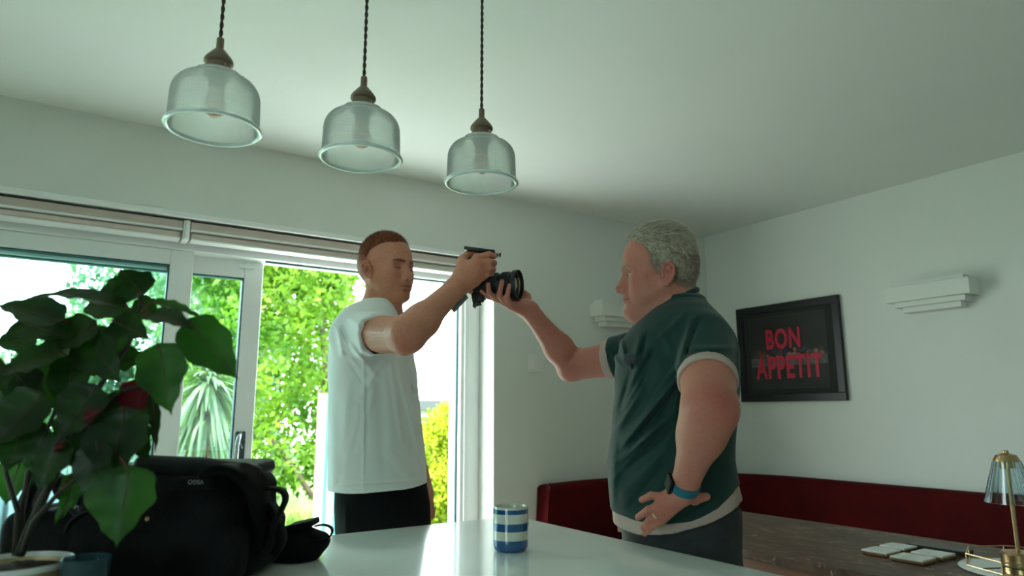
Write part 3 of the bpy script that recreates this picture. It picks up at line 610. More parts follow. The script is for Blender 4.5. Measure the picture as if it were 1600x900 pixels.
def head_prims(M, o, s=1, heavy=0, closed=False, wide=1, earz=0, earx=0):
    L = []
    E = lambda c, r, op='u', k=.01, R=None: L.append(ell(v3(*c)*s, v3(*r)*s, op, k, R))
    K = lambda a, b, ra, rb, op='u', k=.01, flat=None: L.append(cone(v3(*a)*s, v3(*b)*s, ra*s, rb*s, op, k, flat))
    w = wide
    E((-.004, 0, .046), (.096, .077*w, .084)); E((-.038, 0, .022), (.062, .068*w, .062), k=.03); E((.046, 0, .046), (.046, .060*w, .058), k=.03)
    E((.040, 0, -.020), (.052, .058*w, .066), k=.03)
    E((.035, 0, -.058), (.052, (.048+heavy*.012)*w, .046), k=.03)
    for y in (-1, 1):
        K((-.002, y*.054*w, -.038), (.066, y*.018, -.094), .017+heavy*.006, .013, k=.028)
        E((.055, y*.046*w, -.014), (.026, .018+heavy*.004, .018), k=.025)
        E((.048, y*.040*w, -.048), (.028, .018+heavy*.008, .028), k=.03)
        K((.091, y*.010, .019), (.074, y*.046, .022), .0085, .0065, k=.018)          # brow
    K((.078, -.010, -.096), (.078, .010, -.096), .0155, .0155, k=.02)                  # chin
    if heavy: E((.035, 0, -.098), (.050, .045, .024), k=.03)
    for y in (-1, 1):
        E((.103, y*.030, .004), (.020, .0175, .0130), 's', .012)
        E((.0755, y*.032, .001), (.0150, .0155, .0135), k=.004)                         # lid ball
        if closed: K((.0915, y*.024, -.0035), (.087, y*.041, -.0040), .0016, .0016, 's', .003); K((.088, y*.022, .0085), (.082, y*.044, .0085), .0015, .0015, 's', .005)
        else:
            E((.0915, y*.034, .0005), (.0095, .0145, .0031), 's', .003); K((.0905, y*.021, .0062), (.0840, y*.047, .0045), .0024, .0018, k=.003)
    K((.0905, 0, .012), (.1125, 0, -.029), .0058, .0078, k=.009); E((.112, 0, -.034), (.0105, .0100, .0090), k=.008)
    K((.088, 0, .000), (.098, 0, -.032), .0085, .0115, k=.012)
    for y in (-1, 1):
        E((.0985, y*.0125, -.038), (.0105, .0068, .0072), k=.006); E((.1035, y*.0065, -.0455), (.0055, .0030, .0030), 's', .003)
        K((.092, y*.021, -.040), (.080, y*.030, -.066), .0014, .0012, 's', .012)
    E((.083, 0, -.062), (.016, .029, .020), k=.018)
    K((.0945, -.014, -.0595), (.0945, .014, -.0595), .0048, .0048, k=.006); E((.0960, 0, -.0575), (.006, .013, .0045), k=.004)
    E((.0925, 0, -.0715), (.0075, .019, .0062), k=.006)
    K((.1005, -.016, -.0655), (.1005, .016, -.0655), .0012, .0012, 's', .0035); K((.091, -.024, -.0655), (.091, .024, -.0655), .0014, .0014, 's', .004)
    K((.093, -.008, -.081), (.093, .008, -.081), .003, .003, 's', .010)
    for y in (-1, 1):                                                                   # ears
        a = y*.4; Rm = np.array([[math.cos(a), -math.sin(a), 0], [math.sin(a), math.cos(a), 0], [0, 0, 1]])
        tl = -.16; Rt = np.array([[math.cos(tl), 0, math.sin(tl)], [0, 1, 0], [-math.sin(tl), 0, math.cos(tl)]]); RR = Rm.T@Rt; ec = v3(-.010+earx, y*.079*w, -.004+earz)
        ep = lambda x, yy, z: ec+RR@v3(x, yy*y, z)
        L.append(ell(ec*s, v3(.0165, .0055, .028)*s, 'u', .006, RR))
        arc = [(.010, .003, -.006), (.015, .003, .010), (.010, .005, .026), (-.004, .006, .031), (-.016, .006, .022), (-.019, .005, .004), (-.013, .004, -.014), (-.004, .003, -.026), (.006, .002, -.027), (.009, .002, -.018)]
        for p, q in zip(arc[:-1], arc[1:]): L.append(cone(ep(*p)*s, ep(*q)*s, .0036*s, .0036*s, 'u', .003))
        L.append(ell(ep(.001, .008, .003)*s, v3(.0095, .0075, .0145)*s, 's', .003, RR)); L.append(ell(ep(.011, .004, -.006)*s, v3(.004, .005, .006)*s, 'u', .004, RR))
        L.append(cone(ep(-.004, .004, .021)*s, ep(-.011, .005, .0)*s, .0026*s, .0026*s, 'u', .003))
    return [xf(p, M, o) for p in L]
def gauss(x, w): return np.exp(-(x/w)**2)
def head_tone(V, M, o, base, s=1, beard=0, beardc=(.4, .2, .1), red=(.55, .15, .11), hairmask=None, browc=(.2, .1, .05), closed=False, cheek=1.0, hairc=None):
    q = ((V-o)@M)/s; x, y, z = q[:, 0], q[:, 1], q[:, 2]; ay = np.abs(y)
    c = np.tile(np.array(base, float), (len(V), 1))
    inhead = (z > -.135) & (np.abs(x) < .14) & (ay < .1)
    def mixc(w, col):
        nonlocal c; w = w*inhead; c = c*(1-w[:, None])+np.array(col)*w[:, None]
    face = inhead & (x > -.03)
    mixc(cheek*.55*gauss(x-.065, .03)*gauss(ay-.045, .025)*gauss(z+.022, .022)*face, red)
    mixc(.5*gauss(x-.112, .016)*gauss(y, .015)*gauss(z+.036, .016), red)
    mixc(.55*(ay > .0755)*((((x+.008)/.026)**2+((z+.003)/.038)**2) < 1), red)
    lipw = gauss(y, .021)**1*(np.clip(gauss(z+.0655, .0105)*1.4-.3, 0, 1))*(x > .082); mixc(np.clip(lipw*.8, 0, .7), (base[0]*.82, base[1]*.48, base[2]*.46))
    mixc(.85*gauss(z+.0655, .0019)*(ay < .027)*(x > .078), (.10, .028, .024))
    # brows
    bz = .0205+.14*np.clip(ay-.012, 0, .026)-.26*np.clip(ay-.038, 0, 1); bw_ = np.interp(ay, [.010, .016, .034, .052, .056], [.0015, .0045, .0042, .0022, .001])
    br = gauss(z-bz, bw_)*np.clip((ay-.009)/.004, 0, 1)*np.clip((.056-ay)/.006, 0, 1)*(x > .05); mixc(np.clip(br*1.25, 0, .92), browc)
    if closed: mixc(.85*gauss(z+.0035-18*(ay-.033)**2, .0019)*(ay > .019)*(ay < .047)*(x > .06), (.05, .02, .015))
    else: mixc(.6*gauss(z-.0065, .002)*(ay > .019)*(ay < .047)*(x > .07), (.10, .05, .04))
    mixc(.45*gauss(z-.008, .010)*gauss(ay-.028, .014)*(x > .07), (base[0]*.6, base[1]*.42, base[2]*.4))
    mixc(.8*gauss(z+.0465, .0022)*gauss(ay-.0065, .003)*(x > .098), (.06, .02, .015))
    mixc(.8*gauss(x+.009, .006)*gauss(z, .010)*(ay > .066)*(ay < .084), (base[0]*.3, base[1]*.18, base[2]*.15))
    if beard:
        bw = (1/(1+np.exp((z+.030+.35*np.clip(.045-x, -.02, .06)*0+.9*np.clip(x-.075, 0, .05)*.6)/.008)))*(x > -.012)*(z > -.125)*inhead*(1-gauss(z+.0655, .011)*(ay < .022))
        bw = np.maximum(bw, 1/(1+np.exp((np.abs(x-.004)-.012)/.004))*(ay > .05)*(z < .03)*(z > -.06))
        nz = .75+.25*np.sin(V[:, 0]*900)*np.sin(V[:, 2]*1100+V[:, 1]*700); mixc(np.clip(beard*bw*nz, 0, 1), beardc)
    if hairmask is not None: mixc(hairmask(x, y, z)*(1-(ay > .0765)*(x > -.036)*(x < .02)*(z > -.04)*(z < .033)), hairc)
    return c
def bend(o, dirs, lens):                              # joint chain from unit directions and lengths
    P_ = [v3(*o)]
    for d, l in zip(dirs, lens): d = v3(*d); P_.append(P_[-1]+d/np.linalg.norm(d)*l)
    return P_
def chain(pts, rad, k=.004, k0=.008, joint=True):
    L = []
    for i in range(len(pts)-1): L.append(cone(pts[i], pts[i+1], rad[i], rad[i+1], 'u', k0 if i == 0 else k))
    return L
def strands(name, roots, dirs, L, w, m, parent, droop=.0, jit=.16, seg=2):
    N = len(roots); d = dirs+rng.normal(size=(N, 3))*jit; d /= np.linalg.norm(d, axis=1)[:, None]; s = np.cross(d, rng.normal(size=(N, 3))); s /= np.linalg.norm(s, axis=1)[:, None]
    l = (np.asarray(L)*rng.uniform(.7, 1.15, N))[:, None]; V = [roots-s*w*.5, roots+s*w*.5]
    for j in range(1, seg+1):
        t = j/seg; p = roots+d*l*t+np.array((0, 0, -1))*droop*l*t*t; ww = w*.5*(1-t*.85); V += [p-s*ww, p+s*ww]
    V = np.stack(V, 1); k = V.shape[1]; base = np.arange(N)[:, None]*k; F = []
    for j in range(seg): F.append(base+np.array([2*j, 2*j+1, 2*j+3, 2*j+2]))
    me = arrmesh(name, V2W(V.reshape(-1, 3)), np.concatenate(F)); return link_mesh(name, me, m, parent, smooth=False)
# ------------------------------------------------------------------ the two men
def seg2(px, py, x0, y0, x1, y1):
    dx, dy = x1-x0, y1-y0; h = np.clip(((px-x0)*dx+(py-y0)*dy)/(dx*dx+dy*dy), 0, 1); return np.hypot(px-x0-h*dx, py-y0-h*dy), h
def spot(V, c, col, lst):
    for q, r, a in lst: w = (a*np.exp(-((V-q)**2).sum(1)/r**2))[:, None]; c = c*(1-w)+np.array(col)*w
    return c
def folds(lst, amp=1.5, noise=.0012):             # cloth creases: run along lines of the garment
    def f(p):
        px, py = proj_np(p); d = np.zeros(px.shape)
        for (x0, y0, x1, y1, w, a) in lst:
            r, h = seg2(px, py, x0, y0, x1, y1); d -= amp*a*np.exp(-(r/w)**2)*(.35+.65*np.sin(np.pi*np.clip(h*.9+.05, 0, 1)))
        d += noise*np.sin(p[..., 0]*38+p[..., 2]*22)*np.sin(p[..., 2]*31-p[..., 1]*27)
        return d
    return f
def flatcone(a, b, ra, rb, k=.01, back=False, op='u'):
    a, b = v3(*a), v3(*b); g = cone(a, b+(b-a)/np.linalg.norm(b-a)*rb, ra, rb); n_ = (b-a)/np.linalg.norm(b-a)
    def f(p):
        d = np.maximum(g.f(p), (p-b)@n_)
        if back: d = np.maximum(d, (a-p)@n_)
        return d
    return Prim(f, g.c, g.R, op, k)
def half(n_, pt, k=.002):                             # keep the side where (p-pt).n < 0
    n_ = v3(*n_); n_ /= np.linalg.norm(n_); pt = v3(*pt); return Prim(lambda p: (p-pt)@n_, pt, 9, 'i', k)
def secs_px(rows, wc, rw, rot=0):                     # rows: (py, pxL, pxR[, rw])
    out = []
    for r in rows:
        a = P(r[1], r[0], wc); b = P(r[2], r[0], wc); out.append((a[2], (a[0]+b[0])/2, wc, (b[0]-a[0])/2, r[3] if len(r) > 3 else rw, rot))
    return out
def ringchain(pts, r, k=.004, op='u'): return [cone(pts[i], pts[(i+1) % len(pts)], r, r, op, k) for i in range(len(pts))]
def person_root(label, c):
    w_ = V2W(np.array((c[0], c[1], 0.))); return thing('person', label, 'person', tuple(w_))
def shoes(par, cs, m, ang):
    for (u, w_) in cs:
        pr = [cone((u, w_, .045), (u+.17*math.cos(ang), w_+.17*math.sin(ang), .035), .045, .038, flat=((-math.sin(ang), math.cos(ang), 0), .95)), cone((u-.06*math.cos(ang), w_-.06*math.sin(ang), .05), (u, w_, .07), .042, .05), half((0, 0, -1), (0, 0, .002))]
        skin_obj('shoe', pr, .007, (u-.3, w_-.3, -.01), (u+.3, w_+.3, .16), m, par)

# ===== man in white
A = person_root('young man with short ginger hair in a white T-shirt and black trousers', P(600, 600, 2.15))
WA = 2.15; MA = headaxes(math.radians(58), math.radians(-2), math.radians(1)); OA = P(602, 425, WA); SA = .92
skinA = attrmat('skin_fair', .5, fr=.035)
sh = P(558, 522, 1.99); el = P(637, 523, 1.72); wr = P(721, 441, 1.875)
bA = head_prims(MA, OA, SA, closed=True, wide=.98)
nb_ = P(595, 492, WA); bA += [cone(OA+MA@v3(-.020, 0, -.035), nb_, .048, .052, k=.016), cone(OA+MA@v3(-.028, -.040, -.045), nb_+v3(.03, -.035, -.03), .012, .012, k=.015), cone(nb_, P(590, 560, WA), .07, .10, k=.03), cone(P(590, 560, WA), P(595, 800, WA), .09, .10, k=.03)]
bA += [cone(P(585, 520, 2.1), sh, .06, .052, k=.04), cone(sh, el, .052, .039, k=.02), cone(sh*.45+el*.55, el, .0445, .039, k=.025), cone(el, el*.75+wr*.25, .0385, .0405, k=.03), cone(el*.75+wr*.25, wr*.85+el*.15, .0405, .0295, k=.03), cone(wr*.85+el*.15, wr, .0295, .028, k=.012), ell(P(630, 540, 1.73), (.015, .017, .015), k=.03)]
def finger(K, pts, r0, r1, k0=.008):
    n_ = len(pts); Q = [K]+pts; return [cone(Q[i], Q[i+1], r0+(r1-r0)*i/n_, r0+(r1-r0)*(i+1)/n_, k=(k0 if i == 0 else .003)) for i in range(n_)]
# hand on the camera grip: palm, four fingers curling away round it, thumb over the top
kn = [P(745, 402.5, 1.872), P(747.5, 411.5, 1.866), P(748.5, 420.5, 1.868), P(748, 429, 1.874)]
for i, K in enumerate(kn): bA.append(cone(wr+v3(0, 0, .004-.004*i), K, .021, .0112, k=.016))
bA += [cone(wr, P(742, 440, 1.885), .024, .013, k=.02), cone(P(735, 436, 1.885), P(757, 432, 1.892), .018, .011, k=.016), cone(wr, P(724, 415, 1.885), .022, .016, k=.02)]
bA += finger(kn[0], [P(764, 397.5, 1.872), P(772, 400, 1.893), P(763, 403, 1.912)], .0098, .0075)
bA += finger(kn[1], [P(765.5, 409, 1.870), P(772, 411, 1.892), P(762, 412, 1.910)], .0100, .0078, .005)
bA += finger(kn[2], [P(765, 419.5, 1.874), P(771, 421, 1.894), P(760, 422, 1.910)], .0095, .0074, .005)
bA += finger(kn[3], [P(762, 428, 1.882), P(768, 429, 1.900), P(758, 430, 1.912)], .0086, .0068, .005)
bA += [cone(P(721, 425, 1.88), P(722.5, 405, 1.893), .017, .0125, k=.014), cone(P(722.5, 405, 1.893), P(731, 397.5, 1.902), .0120, .0098, k=.004), cone(P(731, 397.5, 1.902), P(743, 397, 1.915), .0096, .0080, k=.003)]
# far arm hanging
bA += [cone(P(592, 522, 2.33), P(632, 650, 2.40), .05, .04, k=.02), cone(P(632, 650, 2.40), P(664, 772, 2.27), .038, .028, k=.01), cone(P(664, 772, 2.27), P(668, 800, 2.25), .028, .031, k=.012, flat=((1, 0, 0), .8))]
for j in range(4): bA += [cone(P(668-j*1.5, 803, 2.235+.02*j), P(667-j*2, 822, 2.225+.02*j), .010, .009, k=.006), cone(P(667-j*2, 822, 2.225+.02*j), P(661-j*2, 836, 2.22+.02*j), .009, .0075, k=.003)]
bA += [cone(P(668, 782, 2.24), P(672, 806, 2.215), .013, .009, k=.01)]
hxA = ([-.08, -.03, .0, .03, .05, .066, .078, .088, .12], [-.06, -.035, .016, .030, .034, .038, .060, .080, .11])
def hairA(x, y, z):
    lim = np.interp(z, *hxA)-1.5*np.clip(np.abs(y)-.038, 0, .028); w = 1/(1+np.exp((x-lim)/.0035)); lo = 1/(1+np.exp(-(z-(-.012+.9*np.clip(x+.03, -.03, .06)))/.014)); return np.clip(w*lo, 0, 1)*.95
toneA = lambda V: spot(V, toneA0(V), (.55, .13, .09), [(P(632, 540, 1.69), .028, .6), (kn[0], .02, .3), (kn[1], .018, .35), (kn[2], .018, .35), (kn[3], .018, .35)])
toneA0 = lambda V: head_tone(V, MA, OA, (.64, .265, .175), SA, beard=.5, beardc=(.42, .17, .075), hairmask=hairA, hairc=(.26, .072, .028), browc=(.15, .05, .025), closed=True, cheek=.9, red=(.58, .17, .13))
skin_obj('body', bA, .0026, (P(500, 600, 2.2)[0], 1.6, .80), (P(782, 500, 1.9)[0], 2.5, 1.82), skinA, A, attr={'tone': toneA}, it=1)
# hair: a short cropped cap with thousands of short strands
hairmA = mat('ginger_hair', (.115, .024, .008), .55, col2=(.27, .070, .020), scale=90, spec=.4)
def in_head(M, o, s):
    def g(p): q = (p-o)@M/s; return q[..., 0], q[..., 1], q[..., 2]
    return g
def haircap(M, o, s, c, r, lim, zlow, soft=.35):
    hd_ = in_head(M, o, s)
    def cut(p):
        x, y, z = hd_(p); return np.maximum((x-np.interp(z, *lim)+1.5*np.clip(np.abs(y)-.038, 0, .028))*s*.8, (zlow+.55*np.clip(x+.02, -.2, .05)-z)*s)
    return [xf(ell(v3(*c)*s, v3(*r)*s), M, o), Prim(cut, o, .3, 'i', .006)]
hcA = haircap(MA, OA, SA, (-.003, 0, .050), (.1000, .0785, .0955), hxA, .008)
oA = skin_obj('hair', hcA, .003, OA-.14, OA+.15, hairmA, A)
def hair_strands(parent, prims, lo, hi, n_, L, w_, m_, dirfn, M, o, s):
    V, F = surface(prims, .0045, lo, hi); fc = V[F].mean(1); nr = np.cross(V[F[:, 2]]-V[F[:, 0]], V[F[:, 3]]-V[F[:, 1]]); nr /= np.linalg.norm(nr, axis=1)[:, None]+1e-9
    if ((fc-o)*nr).sum() < 0: nr = -nr
    q = (fc-o)@M/s; ok = (nr*(fc-(o+M@v3(-.01, 0, .03)))).sum(1) > .2*np.linalg.norm(fc-(o+M@v3(-.01, 0, .03)), axis=1); fc, nr, q = fc[ok], nr[ok], q[ok]
    id_ = rng.integers(0, len(fc), n_); roots = fc[id_]+rng.normal(size=(n_, 3))*.0018; dr, ln = dirfn(q[id_], nr[id_]@M)
    dr = dr@M.T; so = strands('hair_strands', roots-dr*.002, dr, ln*L, w_, m_, parent); so['kind'] = 'stuff'; return so
def dA(q, n_): d = n_*.8+np.array((.35, 0, .25)); return d/np.linalg.norm(d, axis=1)[:, None], np.clip(.35+(q[:, 2]-.04)*11, .25, 1)
hair_strands(oA, hcA, OA-.14, OA+.15, 16000, .0070, .0009, hairmA, dA, MA, OA, SA)
# T-shirt
cloth = mat('white_cotton', (.90, .92, .91), .85, bump=.06, bscale=500, sheen=.15)
rowsA = [(470, 573, 616, .06), (476, 560, 620, .10), (486, 542, 624, .14), (500, 530, 628, .175), (516, 521, 636, .195), (542, 519, 644, .20), (582, 517, 650, .195), (625, 517.5, 654, .195), (667, 517, 659, .195), (717, 516.5, 664, .20), (771, 516.7, 667.5, .20), (800, 517, 668, .20)]
sd = (el-sh)/np.linalg.norm(el-sh); se = sh+sd*.155
shA = [loft(secs_px(rowsA, WA, .19), k=.01), cone(P(592, 497, WA), P(556, 521, 1.99), .05, .064, k=.03), cone(P(592, 497, WA), P(588, 521, 2.33), .05, .06, k=.03), cone(P(552, 528, 2.0), P(556, 570, 2.02), .06, .045, k=.04),
       flatcone(sh, se, .066, .0585, k=.025), flatcone(P(592, 522, 2.33), P(606, 570, 2.37), .062, .062, k=.02)]
shA += [half((.04, 0, -1), P(592, 767, 2.0), .002), cone(se+sd*.06, se-sd*.035, .0525, .050, 's', .003)]
nk = P(597, 482, WA); shA += [ell(nk+v3(.0, 0, .012), (.055, .058, .05), 's', .01)]
fA = folds([(568, 560, 567, 768, 2.2, .0035), (574, 560, 572, 700, 3, -.002), (545, 600, 535, 700, 8, .004), (560, 640, 532, 740, 6, .005), (553, 660, 526, 760, 5, -.003), (620, 560, 650, 700, 4, .004), (610, 570, 628, 690, 4, .003), (590, 560, 600, 740, 9, -.004), (632, 560, 655, 660, 3, -.003), (527, 512, 535, 552, 4, .007), (534, 512, 548, 548, 3, -.005), (535, 552, 560, 572, 5, .006), (545, 497, 568, 512, 5, .004), (553, 500, 600, 492, 4, .003), (560, 520, 566, 548, 4, .004), (640, 620, 657, 740, 5, .004), (600, 700, 640, 745, 8, .003), (520, 640, 520, 760, 9, .003), (516, 757, 668, 750, 1.6, -.0015), (575, 505, 585, 552, 3, -.003), (538, 530, 590, 590, 5, .005), (534, 545, 570, 600, 4, -.004), (600, 565, 560, 620, 5, .004), (645, 560, 640, 640, 4, -.003), (585, 600, 560, 700, 5, .003), (640, 660, 660, 740, 4, -.003)], amp=2.2)
shirt = skin_obj('t_shirt', shA, .0032, (P(495, 600, 2.2)[0], 1.72, .86), (P(690, 600, 2.2)[0], 2.50, 1.62), cloth, A, disp=fA, it=2)
col = []
for j in range(40):
    a = 2*PI*j/40; col.append(nk+v3(0, 0, .0)+v3(.054*math.cos(a), .056*math.sin(a), -.012-.022*math.cos(a)))
skin_obj('collar', ringchain(col, .006, .005), .0030, nk-.1, nk+.1, cloth, A)
blackc = mat('black_cotton', (.0045, .005, .006), .9, spec=.2, bump=.1, bscale=300)
trA = [loft(secs_px([(745, 527, 664, .155), (790, 525, 671, .165), (833, 527, 673, .165), (870, 530, 668, .16)], WA, .16), k=.01)]
for (u, w_, fu) in ((595, 2.06, 0), (601, 2.25, .05)):
    hp_ = P(u, 850, w_); trA += [cone(hp_, v3(hp_[0]+.01, w_, .46), .098, .075, k=.04), cone(v3(hp_[0]+.01, w_, .46), v3(hp_[0]-.01+fu, w_, .09), .073, .062, k=.02)]
skin_obj('trousers', trA, .006, (-.65, 1.8, .03), (-.1, 2.5, 1.0), blackc, A, disp=folds([(540, 790, 538, 830, 3, .003)]), it=2)
hz = P(595, 850, 2.15)[0]; shoes(A, [(hz, 2.06), (hz+.05, 2.25)], blackc, math.radians(-10))

# ===== man in green
WB = 1.75
B = person_root('grey-haired man in a dark green T-shirt with one hand on his hip', P(1055, 600, WB))
MB = headaxes(math.radians(-95), math.radians(1)); OB = P(1032, 431, WB); SB = .97
skinB = attrmat('skin_ruddy', .48, fr=.02)
bB = head_prims(MB, OB, SB, heavy=1, wide=1.02, earz=-.009, earx=.003)
nb_ = P(1062, 508, WB)
hb = lambda a, b, ra, rb, op='u', k=.006: bB.append(xf(cone(v3(*a)*SB, v3(*b)*SB, ra, rb, op, k), MB, OB))
hb((.0975, -.015, -.0585), (.0975, .015, -.0585), .0052, .0052); hb((.0955, -.014, -.0725), (.0955, .014, -.0725), .0058, .0058); hb((.104, -.02, -.0655), (.104, .02, -.0655), .0018, .0018, 's', .004); hb((.086, -.012, -.098), (.086, .012, -.098), .0165, .0165, k=.014); hb((.100, -.016, -.084), (.100, .016, -.084), .0035, .0035, 's', .010)
hb((.098, -.016, -.040), (.084, -.036, -.078), .0018, .0012, 's', .010); hb((.098, .016, -.040), (.084, .036, -.078), .0018, .0012, 's', .010)
bB += [cone(OB+MB@v3(-.020, 0, -.04), nb_, .060, .066, k=.02), cone(OB+MB@v3(-.045, 0, -.02), P(1060, 478, WB), .038, .044, k=.02), cone(OB+MB@v3(.045, 0, -.085), P(1030, 505, WB), .036, .05, k=.03), cone(nb_, P(1055, 600, WB), .09, .12, k=.03), cone(P(1055, 600, WB), P(1055, 800, WB), .12, .12, k=.03)]
s1 = P(1101, 533, 1.580); e1 = P(1109, 640, 1.375); w1_ = P(1067, 766, 1.495)
bB += [cone(s1, e1, .056, .0465, k=.03), cone(s1*.4+e1*.6, e1, .0495, .0450, k=.03), cone(e1, e1*.70+w1_*.30, .0440, .0435, k=.035), cone(e1*.70+w1_*.30, w1_*.9+e1*.1, .0435, .0275, k=.03), cone(w1_*.9+e1*.1, w1_, .0275, .026, k=.012), ell(P(1127, 632, 1.375), (.012, .014, .018), k=.035)]
kB = [P(1037, 777, 1.500), P(1031, 789, 1.494), P(1029, 801, 1.494), P(1034, 812, 1.498)]
for i, K in enumerate(kB): bB.append(cone(w1_+v3(0, 0, -.004*i+.002), K, .0175, .0110, k=.014))
bB += finger(kB[0], [P(1018, 774, 1.506), P(1003, 781, 1.518)], .0092, .0072, .006)
bB += finger(kB[1], [P(1013, 797, 1.496), P(997, 808, 1.510)], .0093, .0072, .005)
bB += finger(kB[2], [P(1017, 811, 1.498), P(1005, 823, 1.510)], .0090, .0070, .005)
bB += finger(kB[3], [P(1021, 822, 1.502), P(1007, 834, 1.512)], .0082, .0064, .005)
bB += [cone(w1_, P(1085, 780, 1.515), .0165, .0125, k=.014), cone(P(1085, 780, 1.515), P(1104, 776, 1.530), .0120, .0088, k=.004)]
s2 = P(1012, 552, 1.93); e2 = P(894, 571, 2.06); w2_ = P(827, 485, 1.955)
bB += [cone(s2, e2, .056, .044, k=.03), cone(e2, e2*.68+w2_*.32, .042, .042, k=.02), cone(e2*.68+w2_*.32, w2_*.88+e2*.12, .042, .0265, k=.02), cone(w2_*.88+e2*.12, w2_, .0265, .0235, k=.01), ell(P(886, 583, 2.065), (.022, .02, .018), k=.02)]
# right hand under the lens barrel: palm up, three fingers and the index on the near side, thumb behind
rts = [P(775, 466, 1.905), P(790, 473, 1.90), P(799, 478, 1.905)]
for i, K in enumerate(rts): bB.append(cone(w2_, K, .0195, .0115, k=.014))
bB += finger(rts[0], [P(764.5, 458, 1.888), P(763, 445, 1.882)], .0088, .0070, .005)
bB += finger(rts[1], [P(780, 461, 1.876), P(784.5, 440, 1.876)], .0093, .0072, .005)
bB += finger(rts[2], [P(792, 465, 1.876), P(796.5, 446, 1.874)], .0093, .0072, .005)
bB += finger(P(780, 468, 1.935), [P(763, 463, 1.925), P(753, 455, 1.915)], .0090, .0070, .006)
bB += [cone(w2_, P(812, 478, 1.955), .024, .019, k=.016), cone(P(822, 480, 1.965), P(822, 464, 1.985), .0175, .015, k=.014), cone(P(822, 464, 1.985), P(808, 448, 1.992), .0125, .010, k=.006)]
hxB = ([-.09, -.045, -.03, -.005, .02, .05, .08, .10, .13], [-.05, -.042, .0, .026, .040, .044, .060, .078, .090])
def hairB(x, y, z):
    lim = np.interp(z, *hxB)-.007; w = 1/(1+np.exp((x-lim)/.0025)); lo = 1/(1+np.exp(-(z-(-.052+.9*np.clip(x+.04, 0, .05)))/.006)); return np.clip(w*lo, 0, 1)*.9
toneB = lambda V: spot(V, toneB0(V), (.42, .085, .06), [(P(1125, 632, 1.34), .030, .75), (P(1105, 620, 1.33), .05, .35), (kB[0], .02, .4), (kB[1], .02, .4), (kB[2], .02, .4), (P(890, 575, 2.0), .03, .3)])
toneB0 = lambda V: head_tone(V, MB, OB, (.53, .195, .140), SB, beard=.12, beardc=(.45, .33, .26), hairmask=hairB, hairc=(.20, .15, .11), browc=(.28, .18, .12), cheek=.8, red=(.50, .13, .10))
skin_obj('body', bB, .0026, (P(745, 500, 1.95)[0], 1.28, .84), (P(1172, 600, 1.6)[0], 2.18, 1.75), skinB, B, attr={'tone': toneB}, it=1)
eyew = mat('eye_white', (.62, .56, .52), .15); iris = mat('iris', (.05, .07, .08), .1)
for y in (-1, 1):
    c_ = V2W(OB+MB@(v3(.0772, y*.032, .001)*SB)); Fd = V2W(OB+MB@v3(1, 0, 0))-V2W(OB)
    e_ = obj('eye', ball(bmesh.new(), tuple(c_), .0125, 20), eyew, B, smooth=True); b = bmesh.new(); ball(b, tuple(c_+Fd*.0085), .0056, 16); obj('iris', b, iris, e_, smooth=True)
hairmB = mat('grey_hair', (.22, .165, .12), .5, col2=(.46, .38, .29), scale=70, spec=.5)
hdB = in_head(MB, OB, SB)
def cutB(p):
    x, y, z = hdB(p); return np.maximum((x-np.interp(z, *hxB)+.5*np.clip(np.abs(y)-.05, 0, 1))*.8, (-.050+.9*np.clip(x+.045, 0, .07)-z))
def capB(k=0): return [xf(ell((-.002, 0, .048), (.095+k, .0815+k, .093+k)), MB, OB), xf(ell((-.034, 0, .016), (.060+k, .0725+k, .066+k), k=.02), MB, OB), xf(ell((.035, 0, .098), (.042, .045, .026+k), k=.02), MB, OB), Prim(cutB, OB, .3, 'i', .007)]
oB = skin_obj('hair', capB(), .003, OB-.15, OB+.16, hairmB, B, disp=lambda p: .0014*np.sin(p[..., 0]*260+p[..., 2]*120+8*np.sin(p[..., 1]*60)))
def dB(q, n_):
    x, y, z = q.T; top = np.clip((z-.07)/.05, 0, 1); back = np.clip((-x-.02)/.06, 0, 1)
    d = np.stack([-.75+.9*top*(x > .03)*.2, y*3, -.55+.5*top-.5*back], 1); d = d/np.linalg.norm(d, axis=1)[:, None]+n_*(.16+.22*top[:, None]); return d/np.linalg.norm(d, axis=1)[:, None], .45+.75*top+.1*(1-back)
hair_strands(oB, capB(), OB-.15, OB+.16, 16000, .017, .0011, hairmB, dB, MB, OB, SB)
hairl = mat('light_grey_hair', (.66, .58, .46), .45, spec=.5); 
hair_strands(oB, [*capB(.002), Prim(lambda p: .045-hdB(p)[2], OB, .3, 'i', .004)], OB-.15, OB+.16, 5000, .020, .0011, hairl, dB, MB, OB, SB)
green = mat('green_cotton', (.008, .036, .032), .85, bump=.08, bscale=450, sheen=.12, var=.12, scale=25); pale = mat('pale_cotton', (.50, .37, .32), .85, bump=.06, bscale=450)
rowsB = [(472, 1034, 1092, .07), (482, 1018, 1102, .12), (494, 1004, 1110, .155), (508, 990, 1124, .18), (528, 976, 1138, .20), (552, 967, 1146, .205), (583, 963, 1147, .20), (628, 961.5, 1146, .195), (677, 956.5, 1141, .195), (720, 951.5, 1140, .195), (753, 952, 1147, .195), (790, 957, 1152, .19), (830, 959, 1155, .19), (850, 960, 1156, .19)]
sdn = (e1-s1)/np.linalg.norm(e1-s1); q1 = s1+sdn*.150; sdf = (e2-s2)/np.linalg.norm(e2-s2); q2 = s2+sdf*.105
hemB = lambda: None
hp0, hp1 = P(958, 806, 1.60), P(1152, 775, 1.60)
tz = lambda: None
shB = [loft(secs_px(rowsB, WB, .19), k=.01, ex=2.15), cone(P(1060, 490, WB), s1+v3(-.01, .03, .0), .06, .060, k=.04), cone(P(1060, 490, WB), P(1035, 535, 1.92), .06, .065, k=.04), flatcone(s1, q1, .063, .0600, k=.03), flatcone(P(1020, 548, 1.93), q2, .070, .0615, k=.03)]
